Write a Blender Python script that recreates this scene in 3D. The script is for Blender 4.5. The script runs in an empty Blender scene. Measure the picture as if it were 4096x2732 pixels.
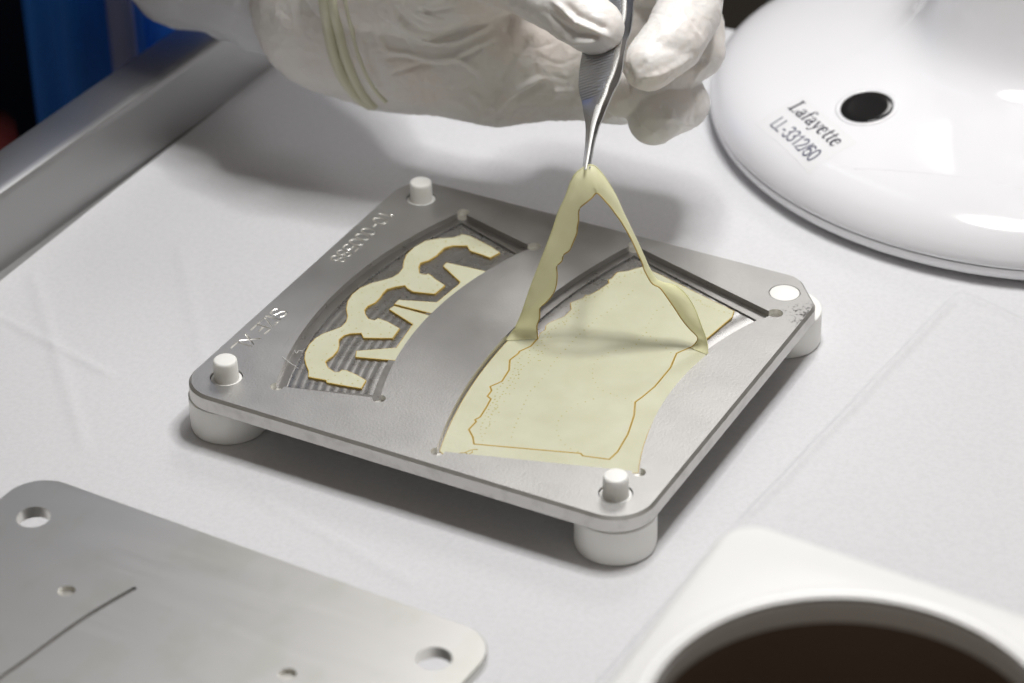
import bpy, bmesh, math, random
from mathutils import Vector, Matrix, noise, geometry
PI = math.pi
random.seed(7)
sc = bpy.context.scene
sc.unit_settings.system = 'METRIC'
sc.unit_settings.scale_length = 0.01      # one unit is one centimetre
col = sc.collection

# ------------------------------------------------------------------ measured plans (cm)
DATA = {"p1L":[16.414,14.85],"p1R":[17.242,12.45],"p2L":[26.455,19.05],"p2R":[24.352,11.25],"comb":[[3.104,2.396],[3.657,2.486],[3.743,2.389],[4.44,2.506],[4.827,2.589],[4.731,3.028],[4.327,3.155],[3.93,3.22],[3.786,3.186],[3.783,3.051],[3.656,2.987],[3.368,3.099],[3.148,3.323],[3.145,3.466],[3.184,3.678],[3.155,4.003],[3.086,4.211],[2.882,4.549],[2.898,4.803],[3.017,4.981],[3.284,5.145],[3.417,5.015],[3.483,4.95],[3.966,5.173],[4.289,5.336],[4.209,5.908],[3.726,6.064],[3.33,6.116],[3.281,5.96],[3.092,5.946],[2.867,6.134],[2.73,6.318],[2.702,6.558],[2.807,6.814],[2.798,7.169],[2.748,7.401],[2.742,7.656],[2.893,7.887],[3.122,8.085],[3.272,7.974],[3.518,7.891],[3.864,7.982],[4.204,8.08],[4.242,8.668],[3.838,8.83],[3.43,9.046],[3.374,8.944],[3.185,8.923],[2.999,9.199],[2.902,9.469],[3.056,9.706],[3.139,10.069],[3.134,10.335],[3.128,10.602],[3.293,10.826],[3.7,11.03],[3.811,10.912],[3.945,10.795],[4.24,10.782],[4.706,10.715],[4.847,11.14],[4.392,11.344],[3.981,11.464],[3.807,11.519],[3.498,11.605],[3.214,11.594],[3.157,11.434],[3.046,11.269],[2.661,11.021],[2.369,10.711],[2.245,10.214],[2.236,9.724],[2.37,9.309],[2.543,8.97],[2.583,8.621],[2.523,8.328],[2.306,8.009],[2.111,7.755],[1.943,7.358],[1.911,6.929],[1.991,6.507],[2.19,6.098],[2.435,5.766],[2.553,5.474],[2.56,5.178],[2.436,4.917],[2.268,4.634],[2.19,4.299],[2.202,3.913],[2.323,3.487],[2.483,3.181],[2.706,2.909],[2.926,2.686]],"strip1":[[3.596,9.87],[3.623,9.618],[4.54,9.047],[4.573,8.938],[4.473,7.703],[3.352,7.293],[3.357,7.009],[4.668,7.06],[4.773,7.01],[4.783,7.381],[4.804,7.752],[4.836,8.122],[4.88,8.493],[4.934,8.864],[5.001,9.235],[5.078,9.605],[5.168,9.976]],"strip2":[[4.7,6.955],[3.403,6.931],[3.363,6.687],[4.444,6.275],[4.445,6.176],[4.63,4.94],[3.648,4.251],[3.803,3.942],[4.99,4.319],[5.066,4.169],[4.995,4.514],[4.934,4.86],[4.882,5.206],[4.841,5.552],[4.809,5.898],[4.787,6.243],[4.775,6.589],[4.772,6.935]],"prod":[[9.215,12.411],[9.948,12.231],[10.95,11.921],[12.019,11.59],[12.858,11.354],[12.947,11.006],[12.777,9.658],[12.68,9.203],[12.531,8.938],[12.288,8.439],[12.459,7.653],[12.476,6.56],[12.387,5.912],[12.316,5.577],[12.592,4.946],[12.846,4.024],[12.968,3.112],[12.925,2.671],[12.168,2.48],[12.06,2.561],[10.872,2.165],[9.133,1.594],[8.943,1.878],[8.647,2.168],[8.648,2.601],[8.571,2.679],[8.639,2.866],[8.562,3.384],[8.476,3.818],[8.318,3.894],[8.287,4.205],[8.146,4.376],[8.327,4.771],[8.233,5.399],[7.997,5.877],[8.061,6.309],[8.036,6.422],[8.209,6.825],[8.192,7.325],[8.108,7.577],[8.158,7.82],[8.067,8.033],[8.082,8.209],[8.333,8.752],[8.342,9.175],[8.142,9.51],[8.183,9.597],[8.37,9.93],[8.364,10.154],[8.466,10.165],[8.6,10.607],[8.696,11.059],[8.57,11.24],[8.645,11.305],[8.639,11.751],[8.918,11.988],[9.038,12.185]],"waste_inner":[[12.531,8.938],[12.288,8.439],[12.459,7.653],[12.476,6.56],[12.387,5.912],[12.316,5.577],[12.592,4.946],[12.846,4.024],[12.968,3.112],[12.925,2.671],[12.168,2.48],[12.06,2.561],[10.872,2.165],[9.133,1.594],[8.943,1.878],[8.647,2.168],[8.648,2.601],[8.571,2.679],[8.639,2.866],[8.562,3.384],[8.476,3.818],[8.318,3.894],[8.287,4.205],[8.146,4.376],[8.327,4.771],[8.233,5.399],[7.997,5.877],[8.061,6.309],[8.036,6.422],[8.209,6.825],[8.192,7.325]],"waste_left":[[7.445,6.873],[7.449,6.472],[7.461,6.07],[7.482,5.669],[7.512,5.267],[7.55,4.866],[7.596,4.464],[7.652,4.062],[7.716,3.661],[7.788,3.259],[7.87,2.858],[7.961,2.456],[8.061,2.055],[8.17,1.653],[8.289,1.252],[8.418,0.85]],"waste_right":[[13.952,2.45],[13.779,2.88],[13.627,3.311],[13.493,3.741],[13.378,4.172],[13.281,4.602],[13.201,5.032],[13.139,5.463],[13.094,5.893],[13.065,6.324],[13.052,6.754],[13.057,7.185],[13.077,7.615],[13.115,8.045],[13.169,8.476],[13.24,8.906]],"rib_out":[[[7.409,6.723,1.51],[7.453,7.054,1.613],[7.713,6.982,2.117],[7.872,7.098,2.686],[8.029,7.215,3.324],[8.214,7.344,3.958],[8.398,7.47,4.588],[8.556,7.576,5.145],[8.713,7.682,5.769],[8.791,7.734,6.045],[8.923,7.812,6.306],[8.949,7.832,6.492],[8.985,7.856,6.663],[9.131,7.946,7.107],[9.263,8.02,7.256]],[[9.351,8.207,7.259],[9.455,8.308,7.317],[9.6,8.356,7.274],[9.766,8.362,7.161]],[[9.983,8.399,6.884],[10.162,8.517,6.415],[10.32,8.612,5.914],[10.458,8.679,5.49],[10.631,8.747,5.074],[10.735,8.775,4.801],[10.849,8.798,4.533],[10.978,8.818,4.269],[11.151,8.845,3.978],[11.274,8.85,3.756],[11.442,8.862,3.507],[11.609,8.941,3.473],[11.77,9.031,3.483],[12.034,9.125,3.344],[12.295,9.159,3.071],[12.55,9.138,2.718],[12.768,9.052,2.316],[12.939,8.99,2.034],[13.019,9.04,1.659],[13.098,8.892,1.51],[13.127,8.757,1.51]]],"rib_in":[[[8.225,7.235,1.51],[8.167,7.359,1.51],[8.121,7.396,1.699],[8.193,7.268,1.98],[8.275,7.304,2.205],[8.28,7.292,2.604],[8.308,7.305,2.657],[8.431,7.367,2.752],[8.572,7.434,2.952],[8.687,7.486,3.175],[8.748,7.507,3.435],[8.774,7.504,3.807],[8.754,7.48,4.083],[8.777,7.49,4.127],[8.915,7.558,4.25],[8.949,7.563,4.509],[8.994,7.585,4.545],[9.114,7.645,4.616],[9.261,7.699,5.056],[9.336,7.727,5.275],[9.33,7.714,5.436],[9.386,7.727,5.713],[9.384,7.707,6.005],[9.432,7.722,6.172],[9.552,7.779,6.278],[9.76,7.876,6.492],[9.856,7.914,6.679]],[[9.891,7.929,6.647],[9.925,7.945,6.615],[9.96,7.96,6.582]],[[9.994,7.975,6.55],[10.191,8.053,6.281],[10.363,8.117,6.012],[10.534,8.181,5.742],[10.68,8.232,5.471],[10.827,8.28,5.166],[10.928,8.312,4.928],[11.036,8.344,4.654],[11.144,8.378,4.379],[11.208,8.391,4.138],[11.337,8.438,3.86],[11.453,8.483,3.65],[11.618,8.565,3.564],[11.705,8.602,3.437],[11.849,8.661,3.19],[12.053,8.745,2.836],[12.258,8.828,2.445],[12.49,8.929,2.1],[12.649,9.004,1.904],[12.639,9.153,1.666],[12.565,9.026,1.51],[12.533,8.859,1.51]]],"dots":[[[9.568,10.959],[9.482,9.985],[9.28,8.837],[9.219,7.715],[9.215,6.64],[9.312,5.391],[9.365,4.507],[9.622,3.445],[9.924,2.373]],[[10.973,10.761],[10.716,10.316],[10.797,9.6],[10.965,9.04],[11.312,8.895],[11.811,8.576],[12.099,8.406]],[[10.956,8.844],[10.953,8.144],[10.726,7.903],[10.469,7.585],[10.343,7.146],[10.381,6.73],[10.602,6.225],[10.956,5.794],[11.322,5.675],[11.793,5.612],[12.211,5.584]],[[11.139,5.163],[10.883,4.734],[10.73,4.241],[10.736,3.773],[10.875,3.376],[11.192,2.957],[11.592,2.7],[11.971,2.607]],[[9.487,12.0],[10.383,11.771],[11.293,11.492],[12.136,11.187],[12.79,11.123]],[[9.292,12.106],[8.85,11.544],[8.836,10.995],[8.597,10.471],[8.473,10.009],[8.351,9.549],[8.562,8.997],[8.437,8.413],[8.313,7.834],[8.355,7.216]],[[8.407,7.115],[8.253,6.343],[8.268,5.789],[8.495,5.04],[8.402,4.505],[8.574,3.868],[8.788,2.906],[8.982,2.302],[9.282,1.876]],[[8.676,6.871],[8.608,6.334],[8.534,5.551],[8.625,4.861],[8.661,4.152],[8.801,3.386],[9.095,2.593]]],"dots_comb":[[3.321,11.297],[2.96,11.007],[2.668,10.698],[2.471,10.327],[2.44,9.772],[2.519,9.383],[2.733,8.96],[2.832,8.588],[2.73,8.17],[2.536,7.812],[2.273,7.576],[2.129,7.141],[2.12,6.674],[2.288,6.248],[2.542,5.87],[2.731,5.364],[2.718,5.009],[2.53,4.667],[2.409,4.311],[2.376,3.903],[2.451,3.551],[2.656,3.172],[2.966,2.849],[3.164,2.615],[3.698,2.554],[4.122,2.58],[4.46,2.656],[4.542,2.885],[4.117,2.954],[3.757,2.82],[3.285,2.962],[2.997,3.343],[2.946,3.703],[2.892,4.162],[2.705,4.657],[2.762,5.031],[3.019,5.26],[3.478,5.243],[3.868,5.341],[4.083,5.547],[3.947,5.876],[3.554,5.878],[3.294,5.747],[2.987,5.693],[2.668,6.135],[2.48,6.548],[2.513,6.974],[2.547,7.403],[2.557,7.875],[2.818,8.214],[3.199,8.249],[3.647,8.162],[4.047,8.259],[4.042,8.568],[3.593,8.76],[3.235,8.685],[2.818,9.214],[2.715,9.696],[2.843,10.082],[2.879,10.531],[3.007,10.922],[3.484,11.106],[3.964,11.075],[4.419,10.979],[4.599,11.069],[4.098,11.251],[3.64,11.348]],"O":[6.41,14.048,7.74],"M":[[0.88141,-0.24679,0.40276],[0.47206,0.49023,-0.73269],[-0.01662,0.83592,0.54859]],"hand":[["wrist",[[-8.021,1.905,-5.2,2.85],[-6.066,1.36,-4.8,2.9]]],["palm",[[-6.066,1.36,-4.8,2.9],[-4.434,0.809,-4.3,2.52],[-2.821,0.15,-3.9,2.25],[-1.097,-0.125,-3.6,1.8],[0.005,-0.451,-3.4,1.5]]],["palm2",[[-6.058,1.649,-4.6,2.5],[-3.564,1.098,-4.1,2.2],[-1.096,0.808,-3.7,1.9],[0.128,0.653,-3.4,1.6],[1.645,0.856,-3.0,1.4]]],["thenar",[[-6.94,3.011,-3.6,2.3],[-4.639,2.456,-2.6,1.95],[-2.928,2.571,-1.6,1.45]]],["thumb",[[-3.227,2.966,-1.4,1.3],[-1.855,1.95,0.5,1.03],[-0.691,1.222,1.2,1.0],[0.26,0.478,1.6,0.88]]],["index",[[0.133,2.519,-3.6,1.3],[3.373,2.593,-1.3,1.05],[3.198,1.171,-0.4,1.05],[2.684,0.207,0.3,1.0],[1.923,-0.577,0.8,0.86]]],["middle",[[-0.156,1.068,-4.4,1.3],[3.527,0.956,-2.8,0.97],[3.61,0.104,-2.2,0.88],[2.483,-0.507,-1.5,0.9],[1.205,-1.323,-1.1,0.76]]],["ring",[[-0.467,0.138,-4.4,1.2],[2.884,-1.012,-3.3,0.92],[3.192,-1.554,-2.3,0.8],[2.418,-1.898,-1.4,0.88],[2.168,-2.064,-1.2,0.86]]],["pinky",[[-1.083,-0.58,-4.7,1.15],[0.458,-1.12,-4.2,0.87],[1.302,-1.417,-3.6,0.68],[0.712,-1.629,-2.5,0.5]]]],"ridges":[["p",0.1,0.11,[[-6.285,1.48],[-6.022,1.138],[-5.575,0.796],[-5.049,0.559],[-4.654,0.467],[-4.26,0.454],[-3.865,0.533],[-3.471,0.717],[-2.945,1.007],[-2.419,1.348]]],["p",-0.1,0.1,[[-5.97,1.48],[-5.812,1.243],[-5.575,1.007],[-5.049,0.717],[-4.523,0.612],[-3.997,0.717],[-3.339,1.007],[-2.682,1.375]]],["p",-0.05,0.08,[[-5.707,1.375],[-5.312,1.085],[-4.786,0.875]]],["p",-0.05,0.07,[[-5.233,1.48],[-4.786,1.191],[-4.391,1.112]]],["p",-0.05,0.07,[[-5.496,1.348],[-5.049,1.27],[-4.654,1.296],[-3.865,1.454]]],["p",0.08,0.12,[[-6.496,0.165],[-6.022,0.191],[-5.575,0.112],[-5.18,-0.019],[-4.786,-0.098],[-4.26,-0.019],[-3.865,-0.098],[-3.339,-0.414],[-3.181,-0.887]]],["p",-0.08,0.1,[[-6.496,0.033],[-5.707,0.046],[-5.049,-0.151],[-4.654,-0.23]]],["p",-0.06,0.08,[[-6.233,-0.453],[-5.707,-0.335],[-5.049,-0.151]]],["p",0.06,0.1,[[-4.26,0.007],[-3.734,0.165],[-3.339,0.323],[-2.813,0.586]]],["p",-0.06,0.1,[[-3.997,-0.098],[-3.602,0.086],[-3.208,0.296]]],["p",-0.14,0.22,[[-1.63,0.559],[-2.156,-0.098],[-2.55,-0.756],[-2.813,-1.282]]],["p",0.14,0.13,[[-1.182,-0.598],[-1.761,-0.861],[-2.34,-1.15],[-2.682,-1.44],[-3.076,-1.939]]],["p",-0.15,0.11,[[-1.235,-0.808],[-1.761,-1.045],[-2.287,-1.308]]],["p",-0.12,0.1,[[-2.287,1.27],[-2.366,0.954],[-2.445,0.638]]],["p",0.07,0.12,[[-4.523,-1.15],[-3.865,-1.361],[-3.339,-1.808],[-3.234,-2.018]]],["p",0.06,0.1,[[-3.602,-1.019],[-3.287,-1.413],[-3.181,-1.913]]],["p",0.05,0.15,[[-7.153,1.48],[-7.127,0.691],[-6.89,-0.361],[-6.496,-1.15]]],["p",-0.05,0.12,[[-6.969,0.691],[-6.759,-0.098],[-6.443,-0.756]]],["p",0.05,0.12,[[-6.706,1.217],[-6.417,0.428],[-6.022,0.112]]],["p",0.05,0.2,[[-2.366,-1.308],[-2.55,-1.808],[-2.682,-2.202]]],["p",-0.06,0.15,[[-2.813,-1.545],[-2.945,-2.202]]],["f",-0.14,0.1,[[-1.296,-0.556],[-1.142,-0.89],[-1.039,-1.456],[-0.885,-2.073]]],["p",0.06,0.1,[[-0.988,-1.07],[-0.268,-1.07]]],["p",-0.05,0.1,[[-0.988,-1.353],[-0.268,-1.353]]],["f",0.13,0.075,[[-1.116,1.244],[-0.731,0.936],[-0.345,0.55],[0.298,0.241],[0.684,0.087]]],["f",-0.12,0.1,[[-0.679,1.141],[-0.345,0.756],[0.298,0.447],[0.658,0.28]]],["f",-0.1,0.1,[[-1.296,0.936],[-0.731,0.447],[-0.345,0.216],[0.169,0.113],[0.349,0.036]]],["f",0.1,0.09,[[-1.168,0.499],[-0.859,0.164],[-0.345,-0.016],[0.041,-0.041],[0.324,0.01]]],["f",0.04,0.05,[[-0.371,0.473],[-0.268,0.627]]],["f",-0.13,0.07,[[1.198,-0.633],[1.326,-0.942],[1.404,-1.327]]],["f",0.07,0.09,[[1.481,-1.096],[2.226,-0.967],[2.741,-0.684],[3.255,-0.324]]],["f",-0.07,0.22,[[1.918,0.087],[2.484,-0.144],[3.126,-0.273]]],["f",-0.05,0.1,[[1.558,-0.89],[1.789,-0.556]]],["f",0.04,0.08,[[2.946,1.244],[2.946,0.936],[3.152,0.576],[3.641,0.036]]],["f",-0.04,0.08,[[3.229,0.781],[3.512,0.344]]],["f",0.05,0.06,[[3.898,-0.299],[3.589,-0.556],[3.204,-1.224]]],["f",-0.05,0.1,[[3.769,-0.196],[3.512,-0.427]]],["f",0.09,0.09,[[2.432,-2.176],[2.741,-2.15],[3.126,-2.304],[3.487,-2.227]]],["f",-0.08,0.12,[[2.355,-1.713],[2.535,-2.073]]],["f",-0.06,0.06,[[3.409,-1.25],[3.538,-1.584],[3.384,-2.176]]],["f",0.05,0.08,[[2.741,-1.79],[2.612,-2.073],[2.458,-2.202]]],["f",0.04,0.06,[[1.661,-2.099],[1.815,-2.407],[2.226,-2.613]]],["f",-0.04,0.05,[[1.558,-1.97],[1.712,-2.356],[2.098,-2.664]]]],"sleeve":[[-7.451,2.247,-5.9,2.85],[-8.5,3.414,-6.6,3.5],[-10.733,5.31,-8.2,4.3],[-12.716,4.846,-9.6,3.35],[-13.751,7.846,-11.5,4.6]],"cuff":[[-6.896,-1.289,-3.4],[-7.185,-1.132,-2.8],[-7.473,-0.87,-2.0],[-7.741,-0.492,-1.2],[-7.942,-0.065,-0.7],[-8.092,0.503,-0.3],[-8.184,1.082,-0.05],[-8.248,1.749,-0.0],[-8.207,2.556,-0.0]],"cuff2":[[-6.821,-1.326,-3.3],[-7.092,-1.052,-2.6],[-7.346,-0.65,-1.7],[-7.552,-0.171,-1.0],[-7.723,0.384,-0.45],[-7.853,0.959,-0.15],[-7.978,1.615,0.0],[-7.999,2.275,0.1]],"aL":[[0.328,2.11,-0.841],[0.129,1.518,-0.32],[0.003,0.641,0.461],[-0.087,0.121,0.93],[-0.163,-0.365,1.373],[-0.207,-0.593,1.581],[-0.253,-0.932,1.894],[-0.277,-1.241,2.18],[-0.266,-1.575,2.493],[-0.228,-1.743,2.65],[-0.183,-1.961,2.855],[-0.141,-2.307,3.183],[-0.108,-2.586,3.449],[-0.102,-2.864,3.716],[-0.119,-3.14,3.982],[-0.15,-3.436,4.269],[-0.188,-3.709,4.535],[-0.214,-3.897,4.719],[-0.207,-4.012,4.832],[-0.174,-4.084,4.904]],"aM":[[1.181,2.033,-0.221],[1.069,1.445,0.3],[1.048,1.065,0.639],[1.001,0.573,1.081],[0.907,0.114,1.498],[0.817,-0.285,1.863],[0.709,-0.849,2.384],[0.475,-1.407,2.905],[0.388,-1.687,3.168],[0.219,-2.033,3.496],[0.133,-2.291,3.741],[0.045,-2.633,4.069],[-0.003,-2.93,4.356],[-0.061,-3.309,4.725],[-0.1,-3.519,4.93],[-0.136,-3.727,5.135],[-0.165,-3.914,5.319],[-0.176,-4.059,5.462],[-0.174,-4.121,5.524]],"aR":[[1.286,2.033,-0.221],[1.239,1.445,0.3],[1.198,1.007,0.691],[1.101,0.487,1.16],[1.002,-0.143,1.733],[0.911,-0.568,2.123],[0.766,-1.073,2.592],[0.627,-1.407,2.905],[0.548,-1.687,3.168],[0.419,-1.99,3.455],[0.311,-2.291,3.741],[0.204,-2.59,4.028],[0.139,-2.803,4.233],[0.094,-3.015,4.438],[0.026,-3.33,4.745],[-0.031,-3.644,5.053],[-0.087,-3.914,5.319],[-0.12,-4.069,5.473],[-0.15,-4.125,5.528]],"bL":[[1.364,2.07,-0.521],[1.291,1.48,-0.0],[1.257,1.041,0.391],[1.152,0.519,0.86],[1.052,-0.112,1.433],[0.96,-0.539,1.823],[0.815,-1.046,2.292],[0.676,-1.381,2.605],[0.598,-1.661,2.868],[0.465,-1.965,3.155],[0.35,-2.267,3.441],[0.236,-2.568,3.728],[0.171,-2.781,3.933],[0.122,-2.993,4.138],[0.054,-3.31,4.445],[-0.003,-3.625,4.753],[-0.059,-3.896,5.019],[-0.092,-4.041,5.162]],"bR":[[1.557,2.053,-0.381],[1.495,1.463,0.14],[1.439,0.88,0.661],[1.349,0.36,1.13],[1.22,0.016,1.442],[1.111,-0.496,1.911],[1.076,-0.778,2.172],[1.0,-1.114,2.484],[0.915,-1.337,2.692],[0.775,-1.608,2.946],[0.646,-1.912,3.233],[0.517,-2.214,3.52],[0.43,-2.45,3.745],[0.324,-2.685,3.971],[0.259,-2.897,4.176],[0.194,-3.109,4.38],[0.138,-3.341,4.606],[0.081,-3.634,4.893],[0.035,-3.884,5.139],[-0.008,-4.049,5.302]],"base":[10.632,0.255,-0.197],"lab":[[9.734,22.412],[12.127,20.677],[9.944,22.91],[9.476,21.566],[11.601,20.006]],"cam":[[42.684,-57.05,49.296],11589.54]}
O = Vector(DATA['O'])
M3 = Matrix(DATA['M'])                     # columns: right, up, toward the viewer; used as the pose of the hand and tweezers
ZT = 1.68                                  # height of the fixture's top face above the table
YC = 6.86

# ------------------------------------------------------------------ camera
cam = bpy.data.cameras.new('camera')
cam.sensor_width = 36.0
cam.lens = DATA['cam'][1] / 4096 * 36
cam.clip_start = 1.0
cam.clip_end = 2000.0
cam.dof.use_dof = True
cam.dof.focus_distance = 86.3
cam.dof.aperture_fstop = 0.115             # f/11.5 at this scale
co = bpy.data.objects.new('camera', cam)
mw = M3.to_4x4(); mw.translation = Vector(DATA['cam'][0])
co.matrix_world = mw
col.objects.link(co)
sc.camera = co

# ------------------------------------------------------------------ world and lamps
w = bpy.data.worlds.new('World'); sc.world = w; w.use_nodes = True
nt = w.node_tree; bg = nt.nodes['Background']
tc = nt.nodes.new('ShaderNodeTexCoord'); sp = nt.nodes.new('ShaderNodeSeparateXYZ'); cr = nt.nodes.new('ShaderNodeValToRGB')
nt.links.new(tc.outputs['Generated'], sp.inputs[0]); 
mr = nt.nodes.new('ShaderNodeMapRange'); mr.inputs[1].default_value = -1; mr.inputs[2].default_value = 1
nt.links.new(sp.outputs[2], mr.inputs[0]); nt.links.new(mr.outputs[0], cr.inputs[0]); nt.links.new(cr.outputs[0], bg.inputs[0])
cr.color_ramp.elements[0].position = 0.3; cr.color_ramp.elements[0].color = (.14, .11, .085, 1)
cr.color_ramp.elements[1].position = 0.85; cr.color_ramp.elements[1].color = (.43, .39, .34, 1)
bg.inputs[1].default_value = 0.36

def area(name, loc, target, size, power, shape='DISK', size_y=None, colr=(1, 1, 1)):
    l = bpy.data.lights.new(name, 'AREA'); l.shape = shape; l.size = size
    if size_y: l.size_y = size_y
    l.energy = power; l.color = colr
    o = bpy.data.objects.new(name, l); o.location = loc
    o.rotation_euler = (Vector(target) - Vector(loc)).to_track_quat('-Z', 'Y').to_euler()
    col.objects.link(o); return o
LC = Vector((15.5, 14.5, 60.0))             # the ring lamp of the magnifier above the work
for k in range(10):
    a = 2 * PI * k / 10
    area('ring_lamp_light', LC + Vector((6.6 * math.cos(a), 6.6 * math.sin(a), 0)), LC + Vector((6.6 * math.cos(a), 6.6 * math.sin(a), -10)), 3.4, 3300, colr=(1, .99, .98))
area('ceiling_panel_light', (-34, 186, 180), (20, -3, 2), 64, 92000, 'RECTANGLE', 60, (1, .98, .96))
area('ceiling_tube_light', (70, 40, 190), (10, 10, 0), 8, 15000, 'RECTANGLE', 120, (1, .97, .93))
area('ceiling_tube_light', (-90, 60, 170), (0, 10, 0), 10, 8000, 'RECTANGLE', 100, (.75, .83, 1))
sc.view_settings.view_transform = 'Standard'; sc.view_settings.look = 'None'
sc.view_settings.exposure = 0; sc.view_settings.gamma = 1
sc.cycles.use_denoising = True
sc.cycles.max_bounces = 8
sc.cycles.sample_clamp_indirect = 6

# ------------------------------------------------------------------ helpers
def tag(o, label=None, cat=None, group=None, kind=None):
    if label: o['label'] = label
    if cat: o['category'] = cat
    if group: o['group'] = group
    if kind: o['kind'] = kind
    return o
def empty(name, loc=(0, 0, 0)):
    o = bpy.data.objects.new(name, None); o.location = loc; o.empty_display_size = .5; col.objects.link(o); return o
def link(name, me, mats, parent=None, smooth=None, loc=None):
    if not isinstance(mats, (list, tuple)): mats = [mats]
    idx = [p.material_index for p in me.polygons]
    me.materials.clear()
    for m in mats: me.materials.append(m)
    me.polygons.foreach_set('material_index', idx)
    o = bpy.data.objects.new(name, me); col.objects.link(o)
    if loc is not None: o.location = loc
    if parent:
        o.parent = parent
    if smooth is not None: shade(me, smooth)
    return o
def shade(me, ang):
    for p in me.polygons: p.use_smooth = True
    if ang < 179:
        bm = bmesh.new(); bm.from_mesh(me); a = math.radians(ang)
        for e in bm.edges:
            e.smooth = not (len(e.link_faces) == 2 and e.calc_face_angle(0) > a)
        bm.to_mesh(me); bm.free()
def bm_mesh(bm, name='m'):
    me = bpy.data.meshes.new(name); bm.normal_update(); bm.to_mesh(me); bm.free(); return me
def evaluated(o, name='m'):
    dg = bpy.context.evaluated_depsgraph_get(); dg.update()
    return bpy.data.meshes.new_from_object(o.evaluated_get(dg), depsgraph=dg)
def drop(o):
    me = o.data; bpy.data.objects.remove(o, do_unlink=True)
    if me and me.users == 0: bpy.data.meshes.remove(me)
def rounded(corners, n=10):
    """corners: (x, y, radius) counter-clockwise -> list of (x, y)"""
    out = []; N = len(corners)
    for i in range(N):
        p = Vector(corners[i][:2]); r = corners[i][2]
        a = (Vector(corners[i - 1][:2]) - p).normalized(); b = (Vector(corners[(i + 1) % N][:2]) - p).normalized()
        ang = a.angle(b)
        if r < 1e-4: out.append(tuple(p)); continue
        d = r / math.tan(ang / 2); c = p + (a + b).normalized() * (r / math.sin(ang / 2))
        s = p + a * d - c; e = p + b * d - c
        a0 = math.atan2(s.y, s.x); a1 = math.atan2(e.y, e.x)
        while a1 - a0 > PI: a1 -= 2 * PI
        while a1 - a0 < -PI: a1 += 2 * PI
        for k in range(n + 1):
            t = a0 + (a1 - a0) * k / n
            out.append((c.x + r * math.cos(t), c.y + r * math.sin(t)))
    return out
def area2(P): return sum(P[i - 1][0] * P[i][1] - P[i][0] * P[i - 1][1] for i in range(len(P))) / 2
def inset(P, d):
    """offset a counter-clockwise outline inwards by d"""
    out = []; N = len(P)
    for i in range(N):
        p = Vector(P[i]); a = (p - Vector(P[i - 1])); b = (Vector(P[(i + 1) % N]) - p)
        if a.length < 1e-6: a = b
        if b.length < 1e-6: b = a
        a.normalize(); b.normalize()
        na = Vector((-a.y, a.x)); nb = Vector((-b.y, b.x)); m = na + nb
        if m.length < 1e-3: m = na.copy()
        m.normalize(); k = max(.5, m.dot(na))
        out.append(tuple(p + m * (d / k)))
    return out
def loops_solid(bm, loops, cap=(True, True), mats=None):
    """stack of equal-length loops of 3-D points joined by quads, capped with tessellated faces"""
    vs = [[bm.verts.new(p) for p in L] for L in loops]; N = len(vs[0])
    for j in range(len(vs) - 1):
        for i in range(N):
            f = bm.faces.new((vs[j][i - 1], vs[j][i], vs[j + 1][i], vs[j + 1][i - 1]))
            if mats: f.material_index = mats[j]
    for which, L, src in ((0, vs[0], loops[0]), (1, vs[-1], loops[-1])):
        if cap[which]:
            tris = geometry.tessellate_polygon([[Vector(p) for p in src]])
            for t in tris:
                try:
                    f = bm.faces.new([L[k] for k in t])
                    if mats: f.material_index = mats[len(loops) - 1 + which] if len(mats) > len(loops) else mats[-1]
                except ValueError: pass
    bmesh.ops.recalc_face_normals(bm, faces=bm.faces)
    return vs
def prism(P, z0, z1, mi=0):
    bm = bmesh.new()
    if area2(P) < 0: P = P[::-1]
    loops_solid(bm, [[(x, y, z0) for x, y in P], [(x, y, z1) for x, y in P]])
    for f in bm.faces: f.material_index = mi
    return bm_mesh(bm)
def circle(cx, cy, r, n=40): return [(cx + r * math.cos(2 * PI * k / n), cy + r * math.sin(2 * PI * k / n)) for k in range(n)]
def lathe(prof, n=64, cx=0, cy=0, rad=None):
    bm = bmesh.new(); rings = []
    for r, z in prof:
        if r < 1e-5: rings.append([bm.verts.new((cx, cy, z))]); continue
        ring = []
        for k in range(n):
            t = 2 * PI * k / n; f = rad(t) if rad else 1
            ring.append(bm.verts.new((cx + r * f * math.cos(t), cy + r * f * math.sin(t), z)))
        rings.append(ring)
    for a, b in zip(rings, rings[1:]):
        for k in range(n):
            k2 = (k + 1) % n
            if len(a) == 1 and len(b) == 1: continue
            if len(a) == 1: bm.faces.new((a[0], b[k2], b[k]))
            elif len(b) == 1: bm.faces.new((a[k], a[k2], b[0]))
            else: bm.faces.new((a[k], a[k2], b[k2], b[k]))
    bmesh.ops.recalc_face_normals(bm, faces=bm.faces)
    return bm_mesh(bm)
def tube(bm, pts, r, n=8, caps=True):
    pts = [Vector(p) for p in pts]; rings = []
    for i, p in enumerate(pts):
        d = (pts[min(i + 1, len(pts) - 1)] - pts[max(i - 1, 0)]).normalized()
        up = Vector((0, 0, 1)) if abs(d.z) < .9 else Vector((1, 0, 0))
        a = d.cross(up).normalized(); b = d.cross(a).normalized()
        rr = r[i] if isinstance(r, (list, tuple)) else r
        rings.append([bm.verts.new(p + a * rr * math.cos(2 * PI * k / n) + b * rr * math.sin(2 * PI * k / n)) for k in range(n)])
    fs = []
    for A, B in zip(rings, rings[1:]):
        for k in range(n): fs.append(bm.faces.new((A[k], A[(k + 1) % n], B[(k + 1) % n], B[k])))
    if caps: fs.append(bm.faces.new(rings[0][::-1])); fs.append(bm.faces.new(rings[-1]))
    bmesh.ops.recalc_face_normals(bm, faces=fs)
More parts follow.
